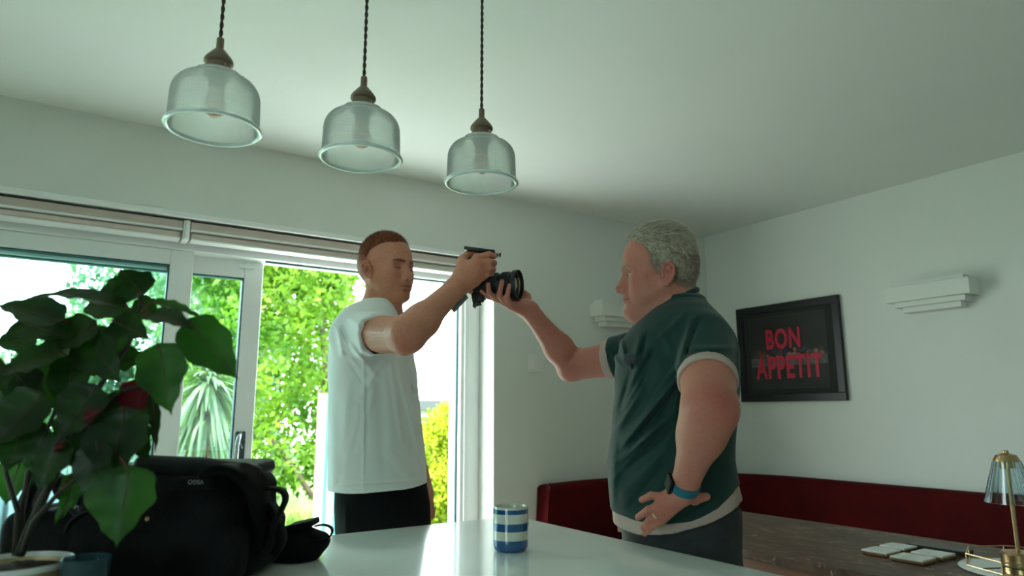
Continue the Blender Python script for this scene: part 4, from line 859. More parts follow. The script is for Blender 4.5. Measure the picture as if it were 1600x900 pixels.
def slabz(fn, R=9): return Prim(fn, v3(.4, WB, 1), R, 'i', .002)
uL, uR = P(957, 800, 1.7)[0], P(1152, 800, 1.7)[0]
def zcurve(pts):                                      # height of a hem along u, given as pixels on the near side
    Z = [(P(x, y, 1.58)[0], P(x, y, 1.58)[2]) for x, y in pts]; Z = np.array(Z); return lambda p: np.interp(p[..., 0], Z[:, 0], Z[:, 1])
hg = zcurve([(950, 806), (958, 808), (973, 815), (1000, 819), (1040, 819), (1076, 814), (1120, 795), (1152, 771), (1165, 765)])
hu = zcurve([(950, 826), (965, 832), (976, 838), (1005, 841), (1054, 833), (1108, 817), (1157, 797), (1170, 792)])
shB += [slabz(lambda p: hg(p)-p[..., 2]), cone(q1+sdn*.05, q1-sdn*.03, .056, .054, 's', .003), cone(q2+sdf*.05, q2-sdf*.03, .056, .054, 's', .003)]
nkB = P(1047, 474, WB); shB += [xf(ell((0, 0, 0), (.078, .070, .045), 's', .008), np.array([[math.cos(.5), 0, -math.sin(.5)], [0, 1, 0], [math.sin(.5), 0, math.cos(.5)]]), nkB+v3(-.004, 0, -.004))]
fB = folds([(1012, 545, 985, 600, 5, .006), (1022, 550, 1000, 600, 4, -.005), (1058, 590, 975, 690, 6, .007), (1064, 600, 985, 700, 4, -.006), (1045, 655, 960, 725, 5, .006), (1050, 668, 968, 740, 4, -.005), (1003, 610, 966, 668, 5, .006), (985, 585, 968, 640, 4, -.004), (1062, 565, 1008, 640, 5, .005), (1068, 600, 1062, 690, 7, -.006), (1040, 700, 975, 770, 7, .005), (1035, 730, 985, 790, 5, -.004), (1000, 525, 990, 572, 5, .006), (1010, 522, 1003, 560, 3, -.005), (1035, 520, 1050, 560, 6, .004), (1075, 560, 1145, 566, 4, .003), (1072, 545, 1148, 545, 4, .003), (1080, 500, 1062, 560, 4, .005), (1092, 500, 1072, 556, 3, -.004), (1070, 490, 1030, 530, 5, .004), (970, 530, 975, 560, 4, .006), (950, 545, 968, 570, 4, .004), (960, 700, 956, 790, 6, .004), (1100, 760, 1060, 800, 5, .005), (1110, 775, 1075, 806, 3, -.004), (960, 797, 1150, 765, 2, -.0015), (1052, 600, 970, 700, 2.5, .004), (1020, 560, 975, 640, 2.5, .004), (1055, 640, 965, 728, 2.5, .004), (1085, 560, 1060, 640, 4, -.005), (1000, 700, 958, 750, 4, .004), (1060, 760, 1000, 800, 4, .004)], amp=1.9)
skin_obj('t_shirt', shB, .0032, (P(915, 600, 2.0)[0], 1.28, .90), (P(1175, 600, 1.7)[0], 2.15, 1.66), green, B, disp=fB, it=2)
colB = []
Rc = np.array([[math.cos(.5), 0, -math.sin(.5)], [0, 1, 0], [math.sin(.5), 0, math.cos(.5)]])
for j in range(40):
    a = 2*PI*j/40; colB.append(nkB+Rc@v3(.076*math.cos(a), .072*math.sin(a), -.003))
skin_obj('collar', ringchain(colB, .0068, .006), .0030, nkB-.13, nkB+.13, green, B)
rowsU = [(r[0], r[1]+1, r[2]-1+(5 if r[0] > 780 else 0), r[3]-.004) for r in rowsB if r[0] > 740]
und = [loft(secs_px(rowsU+[(870, 962, 1158, .185)], WB, .18), k=.01, ex=2.15), slabz(lambda p: hu(p)-p[..., 2]), slabz(lambda p: p[..., 2]-hg(p)-.012)]
o_ = skin_obj('undershirt', und, .004, (.15, 1.45, .84), (.70, 2.05, 1.06), pale, B, disp=folds([(975, 822, 1000, 836, 4, .003), (1040, 825, 1100, 812, 3, .003)]), it=2)
cuf = [flatcone(q1-sdn*.004, q1+sdn*.019, .0635, .0640, back=True), cone(q1+sdn*.06, q1-sdn*.02, .0560, .054, 's', .003)]
skin_obj('undershirt_cuff', cuf, .003, q1-.1, q1+.1, pale, B, it=1)
cuf = [flatcone(q2-sdf*.004, q2+sdf*.022, .0575, .0555, back=True), cone(q2+sdf*.06, q2-sdf*.02, .050, .050, 's', .003)]
skin_obj('undershirt_cuff', cuf, .003, q2-.1, q2+.1, pale, B, it=1)
denim = mat('dark_grey_denim', (.028, .032, .036), .8, bump=.15, bscale=500, var=.2, scale=20)
trB = [loft(secs_px([(790, 968, 1152, .165), (830, 972, 1153, .17), (870, 975, 1152, .17), (930, 985, 1150, .165)], WB, .16), k=.01, ex=2.1)]
for (dw_, du) in ((-.095, .0), (.095, -.03)):
    hp_ = P(1066, 905, WB); trB += [cone(v3(hp_[0]+du, WB+dw_, hp_[2]), v3(hp_[0]+du, WB+dw_, .46), .112, .085, k=.04), cone(v3(hp_[0]+du, WB+dw_, .46), v3(hp_[0]+du+.02, WB+dw_, .09), .083, .068, k=.02)]
skin_obj('trousers', trB, .005, (.15, 1.4, .03), (.72, 2.1, 1.0), denim, B, disp=folds([(985, 852, 1150, 836, 2, .003), (1070, 860, 1140, 846, 4, .004)]), it=2)
hp_ = P(1066, 905, WB); shoes(B, [(hp_[0]+.02, WB-.095), (hp_[0]-.01, WB+.095)], mat('brown_shoe', (.06, .035, .02), .5), math.radians(182))
# ------------------------------------------------------------------ things on and around the people
def Wp(px, py, w): return Vector(V2W(P(px, py, w)))
def Zp(px, py, z):
    d = cam_fw + (px-800)/F_PX*cam_r + (450-py)/F_PX*cam_u; return Vector((0, 0, EYE))+d*((z-EYE)/d.z)
uW = Vector(V2W(np.array((1., 0, 0)))); wW = Vector(V2W(np.array((0, 1., 0)))); ZU = Vector((0, 0, 1))
# pendant lamps
pg = bpy.data.materials.new('ribbed_glass'); pg.use_nodes = True; n = pg.node_tree; n.nodes.remove(n.nodes['Principled BSDF'])
tr = n.nodes.new('ShaderNodeBsdfTransparent'); tr.inputs[0].default_value = (.99, 1, .99, 1); tl = n.nodes.new('ShaderNodeBsdfTranslucent'); tl.inputs[0].default_value = (.96, .98, .97, 1); df = n.nodes.new('ShaderNodeBsdfDiffuse'); df.inputs[0].default_value = (.93, .96, .95, 1)
g_ = n.nodes.new('ShaderNodeBsdfGlossy'); g_.inputs['Roughness'].default_value = .12; m1 = n.nodes.new('ShaderNodeMixShader'); m2 = n.nodes.new('ShaderNodeMixShader'); m3 = n.nodes.new('ShaderNodeMixShader')
m1.inputs[0].default_value = .45; n.links.new(tl.outputs[0], m1.inputs[1]); n.links.new(df.outputs[0], m1.inputs[2]); m2.inputs[0].default_value = .70; n.links.new(m1.outputs[0], m2.inputs[1]); n.links.new(tr.outputs[0], m2.inputs[2])
fr = n.nodes.new('ShaderNodeLayerWeight'); fr.inputs[0].default_value = .12; n.links.new(fr.outputs['Fresnel'], m3.inputs[0]); n.links.new(m2.outputs[0], m3.inputs[1]); n.links.new(g_.outputs[0], m3.inputs[2]); n.links.new(m3.outputs[0], n.nodes['Material Output'].inputs[0])
rimg = mat('glass_rim', (.72, .80, .76), .12, spec=.8, coat=.6); bronze = mat('aged_bronze', (.20, .145, .105), .42, metal=.75, bump=.02); cordm = mat('brown_cord', (.050, .032, .024), .85); bulbm = mat('bulb_glass', (.60, .34, .24), .2)
def pendant(x, y, zr, label):
    t = thing('pendant_lamp', label, 'pendant light', (x, y, zr), group='ribbed glass pendants over the island'); R = .0835
    def prof(o=0):
        p = [(R-o, .0), (R-.001-o, .030), (R-.002-o, .062)]
        for k in range(1, 9): a = k/8*PI/2*.92; p.append((.047+(R-.049)*math.cos(a)-o, .062+.040*math.sin(a)))
        return p+[(.045-o, .104), (.043-o, .113), (.034-o, .118)]
    pr = prof(); pi = prof(.0028)[::-1]; b = bmesh.new(); lathe(b, pr+pi, 96, (0, 0, 0), close=True); sh_ = obj('glass_shade', b, pg, t, world=False, auto=60)
    # pressed grid: fine horizontal rings and vertical flutes standing proud of the glass
    b = bmesh.new()
    for k in range(20):
        z = .004+k*.0047; r_ = np.interp(z, [q[1] for q in pr], [q[0] for q in pr])
        lathe(b, [(r_-.0005, z-.0009), (r_+.0007, z), (r_-.0005, z+.0009)], 64, (0, 0, 0))
    o = obj('glass_rings', b, pg, sh_, world=False, auto=60); o['kind'] = 'stuff'
    b = bmesh.new()
    for k in range(72):
        a = 2*PI*k/72; c_, s_ = math.cos(a), math.sin(a); vs = []
        for (r_, z) in pr[:9]: vs.append([b.verts.new(((r_-.0004)*c_+s_*e*.0007+(0 if e else .0010*c_), (r_-.0004)*s_-c_*e*.0007+(0 if e else .0010*s_), z)) for e in (-1, 0, 1)])
        for i in range(len(vs)-1):
            for j in (0, 1): b.faces.new((vs[i][j], vs[i][j+1], vs[i+1][j+1], vs[i+1][j]))
    o = obj('glass_flutes', b, pg, sh_, world=False, smooth=True); o['kind'] = 'stuff'
    obj('shade_rim', lathe(bmesh.new(), [(R-.003, -.003), (R+.003, -.0035), (R+.0062, -.001), (R+.0055, .0025), (R, .004), (R-.003, .002)], 96, close=True), rimg, t, world=False, smooth=True)
    obj('lamp_cap', lathe(bmesh.new(), [(0, .165), (.010, .165), (.016, .158), (.024, .148), (.0275, .142), (.0275, .137), (.0235, .134), (.0235, .122), (.026, .118), (.026, .108), (.0, .108)], 32), bronze, t, world=False, auto=35)
    obj('cord_grip', lathe(bmesh.new(), [(0, .190), (.0068, .190), (.0072, .186), (.0072, .165), (0, .165)], 20), bronze, t, world=False, auto=35)
    obj('screw', ball(bmesh.new(), (.024*math.cos(-1.2), .024*math.sin(-1.2), .127), .003, 10), goldd, t, world=False, smooth=True)
    obj('bulb_holder', lathe(bmesh.new(), [(0, .112), (.016, .112), (.016, .085), (0, .085)], 20), bronze, t, world=False, auto=35)
    obj('bulb', lathe(bmesh.new(), [(0, .086), (.013, .084), (.016, .070), (.021, .050), (.019, .034), (.010, .026), (0, .024)], 20), bulbm, t, world=False, smooth=True)
    L = HC-zr-.18; b = bmesh.new(); nn = int(L/.0045)
    for ph in (0, PI): tube(b, [(.0020*math.cos(j*.80+ph), .0020*math.sin(j*.80+ph), .185+L*j/nn) for j in range(nn+1)], .0021, 6)
    o = obj('twisted_cord', b, cordm, t, world=False, smooth=True); o['kind'] = 'stuff'
    obj('ceiling_rose', lathe(bmesh.new(), [(0, HC-zr), (.05, HC-zr), (.05, HC-zr-.012), (.012, HC-zr-.028), (0, HC-zr-.028)], 32), bronze, t, world=False, auto=35)
for (px_, py_), l in (((333.5, 201), 'ribbed glass pendant lamp on the left, largest of the three over the island'), ((564, 247.5), 'middle ribbed glass pendant lamp above the ginger-haired man'), ((752, 286), 'ribbed glass pendant lamp on the right, smallest of the three, above the held camera')):
    q = Zp(px_, py_, 1.742); pendant(q.x, q.y, 1.742, l)
# mug
mb = mat('glaze_blue', (.005, .075, .22), .12, coat=.5, spec=.6); mw = mat('glaze_white', (.62, .60, .52), .15, coat=.5)
q = Zp(798, 860, .9); mx_, my_ = q.x, q.y; R = .0385; H_ = .094
t = thing('striped_mug', 'blue and white banded mug standing on the white worktop', 'mug', (mx_, my_, .9))
def wall_r(z): return R-(.004*max(0, 1-z/.010)**2)
prof = [(0, .002), (R-.010, .0), (R-.005, .0015), (R-.0015, .005), (R, .011)]+[(R, z) for z in (.024, .025, .0435, .0445, .0600, .0610, .0785, .0795, .089)]+[(R, .0905), (R-.0012, H_), (R-.0035, H_), (R-.005, .090), (R-.0055, .012), (R-.012, .006), (0, .005)]
b = bmesh.new(); lathe(b, prof, 56, (mx_, my_, .9)); me = bpy.data.meshes.new('mug_body'); bmesh.ops.recalc_face_normals(b, faces=b.faces); b.to_mesh(me); b.free()
o = link_mesh('mug_body', me, [mw, mb], t); me.set_sharp_from_angle(angle=math.radians(50))
for p_ in me.polygons:
    z = p_.center.z; r_ = math.hypot(p_.center.x, p_.center.y)
    if r_ > R-.0145 and z < .0895 and not (r_ < R-.0042 and z > .008) and (z < .0247 or .0440 < z < .0605 or z > .0792): p_.material_index = 1
hd_ = (uW*.55+wW*.85).normalized(); c0 = Vector((mx_, my_, .9))
obj('mug_handle', tube(bmesh.new(), [c0+hd_*(R-.003)+ZU*.076, c0+hd_*(R+.014)+ZU*.078, c0+hd_*(R+.026)+ZU*.066, c0+hd_*(R+.028)+ZU*.046, c0+hd_*(R+.020)+ZU*.028, c0+hd_*(R-.002)+ZU*.020], [.006, .0055, .005, .005, .0055, .006], 12, flat=1.3), mw, t, smooth=True)
# table lamp
q = Zp(1586, 880, .765); lx, ly = tcx+.02, tcy+.0
lq = Zp(1594, 884, .763); lx, ly = lq.x, lq.y
t = thing('table_lamp', 'small brushed gold table lamp with a fluted glass shade at the right edge', 'table lamp', (lx, ly, .762))
lg = mat('fluted_glass', (.80, .92, .96), .04, trans=1, ior=1.35)
hz_ = lambda py: (Zp(1584, py, .9), 0)
def zat(py):                      # height above the lamp foot that is seen at row py
    d = cam_fw + (1590-800)/F_PX*cam_r + (450-py)/F_PX*cam_u; k = math.hypot(lx, ly)/math.hypot(d.x, d.y); return EYE+d.z*k-.762
z1_, z2_, z3_, z4_, z5_ = zat(862), zat(786), zat(720), zat(712), zat(706)
obj('lamp_base', lathe(bmesh.new(), [(0, 0), (.044, 0), (.045, .002), (.045, .013), (.0435, .0145), (.0435, .017), (.045, .0185), (.045, z1_-.006), (.040, z1_), (.010, z1_+.006), (0, z1_+.007)], 48), gold, t, world=False, auto=35)
obj('stem', lathe(bmesh.new(), [(0, z1_), (.0062, z1_), (.0058, z3_-.01), (0, z3_-.01)], 16), gold, t, world=False, auto=35)
def flute(k, z): return 1+.035*(1 if k % 2 else -1)
b = bmesh.new(); r0_, r1_ = .066, .034; lathe(b, [(r0_, z2_), (r0_*.99, z2_+.004), (r1_, z3_-.001), (r1_-.003, z3_-.001), (r0_*.99-.004, z2_+.004), (r0_-.004, z2_)], 40, close=True, mod=flute); obj('glass_shade', b, lg, t, world=False, auto=20)
obj('shade_cap', lathe(bmesh.new(), [(0, z3_-.002), (.034, z3_-.002), (.033, z3_+.002), (.026, z4_+.001), (.010, z4_+.006), (0, z4_+.006)], 40), gold, t, world=False, auto=35)
obj('finial', lathe(bmesh.new(), [(0, z4_), (.008, z4_), (.008, z5_+.002), (.006, z5_+.004), (0, z5_+.004)], 20), gold, t, world=False, auto=35)
obj('bulb_holder', lathe(bmesh.new(), [(0, z3_-.002), (.018, z3_-.002), (.018, z3_-.022), (0, z3_-.022)], 20), gold, t, world=False, auto=35)
# ---- the held camera with its large lens
cb = mat('camera_black', (.012, .012, .013), .45, bump=.05, bscale=400); cr = mat('lens_rubber', (.010, .010, .010), .7); cg = mat('lens_gold', (.55, .36, .16), .3, metal=1); fg = mat('front_glass', (.02, .02, .03), .03, coat=1); cgr = mat('camera_metal', (.10, .10, .10), .35, metal=.8)
t = thing('cinema_camera', 'black camera with a fat lens held up between the two men', 'camera', tuple(Wp(760, 440, 1.95)))
o0 = Wp(750, 420, 1.955); ax = (uW*math.cos(.33)-wW*math.sin(.33)-ZU*.03).normalized(); ay = ZU.cross(ax).normalized(); az = ax.cross(ay)
def bxo(bm, c_, hx, hy, hz, A_=(ax, ay, az), bev=.004):
    M = Matrix((( A_[0].x, A_[1].x, A_[2].x, c_.x), (A_[0].y, A_[1].y, A_[2].y, c_.y), (A_[0].z, A_[1].z, A_[2].z, c_.z), (0, 0, 0, 1))); return box(bm, -hx, hx, -hy, hy, -hz, hz, bev, M)
obj('camera_body', bxo(bmesh.new(), o0, .026, .032, .050, bev=.008), cb, t, auto=40)
obj('hand_grip', bxo(bmesh.new(), Wp(753, 415, 1.925), .016, .015, .040, bev=.012), cr, t, auto=60)
def cyl(bm, c_, d_, prof, n_=48):
    d_ = d_.normalized(); x_, y_ = frame_of(d_); M = Matrix(((x_.x, y_.x, d_.x, c_.x), (x_.y, y_.y, d_.y, c_.y), (x_.z, y_.z, d_.z, c_.z), (0, 0, 0, 1))); return lathe(bm, prof, n_, M=M)
fc_ = Wp(811, 445, 1.905); L_ = .112; lb = fc_-ax*L_
obj('lens_barrel', cyl(bmesh.new(), lb, ax, [(0, -.03), (.030, -.03), (.033, 0), (.0345, .004), (.0345, .022), (.0365, .024), (.0365, .050), (.0345, .052), (.0345, .060), (.0375, .064), (.0375, .088), (.0355, .090), (.0365, .094), (.040, .098), (0, .098)]), cb, t, auto=35)
def grip(k, z): return 1+.012*(k % 2)
obj('focus_ring', cyl(bmesh.new(), lb, ax, [(.036, .026), (.0378, .027), (.0378, .048), (.036, .049)], 96), cr, t, auto=35)
obj('zoom_ring', cyl(bmesh.new(), lb, ax, [(.037, .066), (.0388, .067), (.0388, .086), (.037, .087)], 96), cr, t, auto=35)
obj('lens_hood', cyl(bmesh.new(), lb, ax, [(.038, .094), (.0425, .098), (.0435, .104), (.0435, L_), (.0425, L_+.001), (.0395, L_), (.0385, .100), (.035, .097)]), cb, t, auto=35)
obj('gold_ring', cyl(bmesh.new(), lb, ax, [(.0385, .1005), (.0393, .1022), (.0375, .1030), (.0368, .1005)]), cg, t, auto=35)
obj('front_element', cyl(bmesh.new(), lb, ax, [(0, .1050), (.015, .1040), (.028, .1015), (.037, .0985), (.037, .097), (0, .097)]), fg, t, smooth=True)
tp = Wp(749.5, 392, 1.90); ta = (Wp(776, 396, 1.90)-Wp(723, 389, 1.90)).normalized(); tb = wW; tc_ = ta.cross(tb)
if tc_.z < 0: tc_ = -tc_
obj('top_plate', bxo(bmesh.new(), tp, .044, .018, .0045, (ta, tb, tc_), .001), cb, t, auto=30)
obj('plate_clamp', bxo(bxo(bmesh.new(), Wp(775, 399, 1.90), .006, .010, .004, (ta, tb, tc_), .001), Wp(781, 398.5, 1.90), .003, .006, .005, (ta, tb, tc_), .001), cb, t)
obj('top_handle', tube(bmesh.new(), [Wp(733, 396, 1.915), Wp(737, 402, 1.925), Wp(746, 408, 1.93)], [.011, .010, .010], 12), cb, t, smooth=True)
obj('dial', cyl(bmesh.new(), Wp(771, 411, 1.91), ax, [(0, 0), (.009, 0), (.009, .006), (0, .006)], 24), cb, t, auto=35)
obj('base_block', bxo(bmesh.new(), Wp(748, 462, 1.94), .016, .020, .012), cb, t, auto=40)
obj('rod_clamp', bxo(bxo(bmesh.new(), Wp(747, 467, 1.925), .016, .010, .010), Wp(744, 474, 1.925), .009, .008, .008), cb, t, auto=40)
obj('clamp_knob', tube(bmesh.new(), [Wp(740, 480, 1.922), Wp(745, 475, 1.920), Wp(752, 474, 1.92)], [.006, .0045, .006], 10), cgr, t, smooth=True)
obj('gold_screw', cyl(bmesh.new(), Wp(735, 455.5, 1.915), -wW, [(0, 0), (.0075, 0), (.0075, .005), (.004, .0055), (.0038, .003), (0, .003)], 24), cg, t, auto=35)
sc0, sc1 = Wp(705.5, 484, 1.95), Wp(728, 460, 1.95); sa_ = (sc1-sc0).normalized(); sb_ = (wW*.97+uW*.1).normalized(); sb_ = (sb_-sa_*sb_.dot(sa_)).normalized(); scn = sa_.cross(sb_)
obj('flip_screen', bxo(bmesh.new(), (sc0+sc1)/2, (sc1-sc0).length/2, .032, .0050, (sa_, sb_, scn), .0015), mat('screen_grey', (.03, .05, .06), .3), t, auto=30)
# watch, ring, clip-on microphone
wc = Vector(V2W(w1_*.93+e1*.07)); wd_ = Vector(V2W(e1)-V2W(w1_)).normalized()
strapm = mat('blue_strap', (.012, .13, .20), .6); t = thing('wristwatch', 'watch with blue strap on the wrist of the man in green', 'watch', tuple(wc))
x_, y_ = frame_of(wd_); pts = [wc+(x_*math.cos(a)+y_*math.sin(a))*.0300 for a in [2*PI*k/28 for k in range(28)]]
bm = bmesh.new(); rr_ = []
for p_ in pts:
    n_ = (p_-wc).normalized(); rr_.append([bm.verts.new(p_+n_*dn+wd_*dw_) for dn, dw_ in ((-.001, -.0105), (.0022, -.010), (.0022, .010), (-.001, .0105))])
for k in range(28):
    for j in range(4): bm.faces.new((rr_[k][j], rr_[k][(j+1) % 4], rr_[(k+1) % 28][(j+1) % 4], rr_[(k+1) % 28][j]))
obj('strap', bm, strapm, t, auto=40)
fcn = (-uW*.93+ZU*.25-wW*.22); fcn = (fcn-wd_*fcn.dot(wd_)).normalized(); fcs = wd_.cross(fcn)
obj('watch_case', bxo(bmesh.new(), wc+fcn*.0335, .0175, .0175, .0050, (wd_, fcs, fcn), .005), mat('watch_black', (.006, .006, .007), .5, spec=.2), t, auto=40)
ring_c = Vector(V2W(P(1022.5, 805, 1.496))); rd = Vector(V2W(P(1017, 811, 1.498))-V2W(P(1029, 801, 1.494))).normalized(); x_, y_ = frame_of(rd)
tag(obj('ring', tube(bmesh.new(), [ring_c+(x_*math.cos(a)+y_*math.sin(a))*.0094 for a in [2*PI*k/28 for k in range(28)]], .0016, 8, closed=True, cap=False), mat('ring_gold', (.85, .72, .50), .15, metal=1), smooth=True), 'pale gold ring on the finger resting on the hip of the man in green', 'ring')
mc_ = Wp(984, 562, 1.62); t = thing('lapel_microphone', 'small furry clip-on microphone on the front of the dark green T-shirt', 'microphone', tuple(mc_))
fur = mat('grey_fur', (.10, .11, .12), .9); b = ball(bmesh.new(), tuple(mc_), .0125, 16); obj('windshield', b, fur, t, smooth=True)
rt = rng.normal(size=(1500, 3)); rt /= np.linalg.norm(rt, axis=1)[:, None]; mcv = P(984, 562, 1.62); so = strands('fur', mcv+rt*.012, rt, .006, .0007, mat('fur_light', (.16, .18, .19), .9), t, jit=.5); so['kind'] = 'stuff'
obj('clip', bxo(bmesh.new(), Wp(987, 571, 1.61), .004, .004, .010), cb, t); obj('clip_stud', ball(bmesh.new(), tuple(Wp(988, 567, 1.600)), .0018, 8), hm_, t, smooth=True)
# ---- poinsettia in its pot
potm = mat('gilt_pot', (.42, .30, .14), .45, col2=(.58, .45, .26), scale=22, metal=.35); whitep = mat('white_rim', (.70, .70, .68), .3); soil = mat('soil', (.03, .018, .012), .95, var=.5, scale=60, bump=.8, bscale=80)
pc = Vector(V2W(P(24, 872, 1.03))); pc.z = .9; ZR = 1.0
t = thing('potted_poinsettia', 'tall poinsettia with dark green leaves in a gilt pot at the left', 'pot plant', (pc.x, pc.y, .9))
PR = .074
obj('pot', lathe(bmesh.new(), [(0, 0), (PR*.84, 0), (PR*.87, .004), (PR*.99, .084), (PR*.93, .084), (PR*.88, .072), (0, .072)], 64, tuple(pc)), potm, t, auto=40)
obj('pot_rim', lathe(bmesh.new(), [(PR*.985, .082), (PR*1.01, .083), (PR*1.01, .088), (PR*.985, .0905), (PR*.95, .0895), (PR*.935, .080)], 64, tuple(pc), close=True), whitep, t, auto=50)
b = bmesh.new(); lathe(b, [(0, .081), (PR*.5, .082), (PR*.90, .078)], 40, tuple(pc)); 
for v in b.verts: v.co.z += .004*math.sin(v.co.x*420)*math.cos(v.co.y*380)
obj('soil', b, soil, t, smooth=True)
stemm = mat('plant_stem', (.022, .014, .008), .7, var=.3, scale=30); petm = mat('red_petiole', (.14, .02, .02), .6)
def stem(pts, r0, r1, nm='stem', m_=stemm):
    pts = [Wp(*p) for p in pts]; n_ = len(pts); return obj(nm, tube(bmesh.new(), pts, [r0+(r1-r0)*i/(n_-1) for i in range(n_)], 8), m_, t, smooth=True)
S_ = [[(30, 868, 1.03), (42, 835, 1.03), (72, 770, 1.03), (112, 690, 1.04), (132, 640, 1.05), (165, 590, 1.05), (200, 540, 1.04), (214, 505, 1.03), (222, 462, 1.02)],
      [(24, 868, 1.03), (28, 800, 1.04), (10, 740, 1.05), (4, 680, 1.06), (10, 610, 1.07), (20, 560, 1.08)],
      [(30, 868, 1.03), (34, 800, 1.05), (44, 740, 1.06), (70, 680, 1.07), (100, 610, 1.08), (112, 540, 1.08), (120, 500, 1.07)],
      [(36, 862, 1.02), (52, 815, 1.01), (90, 772, 1.00), (135, 735, .99), (180, 705, .98)],
      [(72, 770, 1.03), (88, 730, 1.02), (100, 690, 1.0), (120, 650, .99)],
      [(112, 690, 1.04), (150, 655, 1.02), (190, 610, 1.01), (236, 600, 1.01)],
      [(132, 640, 1.05), (120, 600, 1.07), (80, 570, 1.09), (40, 560, 1.10)]]
for i, q in enumerate(S_): stem(q, .0072 if i in (0,) else .0045, .0022)
g1 = leafmat('leaf_green', (.006, .018, .004), (.013, .034, .006), .22, 14, rough=.42, tcol=(1.9, 2.6, 1.0)); g2 = leafmat('leaf_green_light', (.012, .045, .007), (.024, .075, .011), .34, 14, rough=.42, tcol=(1.8, 2.3, .9)); gr = leafmat('leaf_red', (.050, .002, .005), (.085, .004, .008), .25, 14, rough=.45, tcol=(1.6, .7, .7))
veinm = mat('leaf_vein', (.09, .03, .02), .6)
def leaf(base, tip, hw, m_, face=(0, -1, .25), droop=.15, pet=None, lob=.7):
    """a pointed, faintly lobed leaf from base to tip; hw half width in metres"""
    a, c_ = Wp(*base), Wp(*tip); L = (c_-a).length; d = (c_-a).normalized(); fv = uW*face[0]+wW*face[1]+ZU*face[2]; s = d.cross(fv).normalized(); nn = s.cross(d).normalized()
    bm = bmesh.new(); N = 14; rows = []
    for i in range(N+1):
        x = i/N; w_ = hw*(math.sin(PI*min(1, x**.62))**.85)*(1-.25*x)*1.18+.0006
        w_ *= 1+lob*.13*math.sin(x*PI*5+.6)*(1 if .12 < x < .8 else 0)
        if x > .82: w_ *= (1-(x-.82)/.18)*.7+.3*(1-(x-.82)/.18)
        cen = a+d*L*x+nn*(droop*L*math.sin(PI*x)*.55)-ZU*0
        rw_ = []
        for k in range(-3, 4):
            y = k/3; rw_.append(bm.verts.new(cen+s*w_*y*(1-.06*abs(y))-nn*(.22*w_*(1-abs(y))*1.0)+nn*(.0016*math.sin(x*26+abs(y)*5)*abs(y))))
        rows.append(rw_)
    for i in range(N):
        for k in range(6): bm.faces.new((rows[i][k], rows[i][k+1], rows[i+1][k+1], rows[i+1][k]))
    o = obj('leaf', bm, m_, t, smooth=True)
    vb = bmesh.new(); tube(vb, [r[3].co.copy() for r in rows] if False else [a+d*L*x+nn*(droop*L*math.sin(PI*x)*.55)-nn*(.0+.22*hw*1.18*(math.sin(PI*min(1, x**.62))**.85)*(1-.25*x))*1.0 for x in [j/10 for j in range(10)]], [.0011*(1-j/12) for j in range(10)], 5); obj('midrib', vb, veinm, o, smooth=True)
    if pet: stem([pet, base], .0016, .0013, 'petiole', petm)
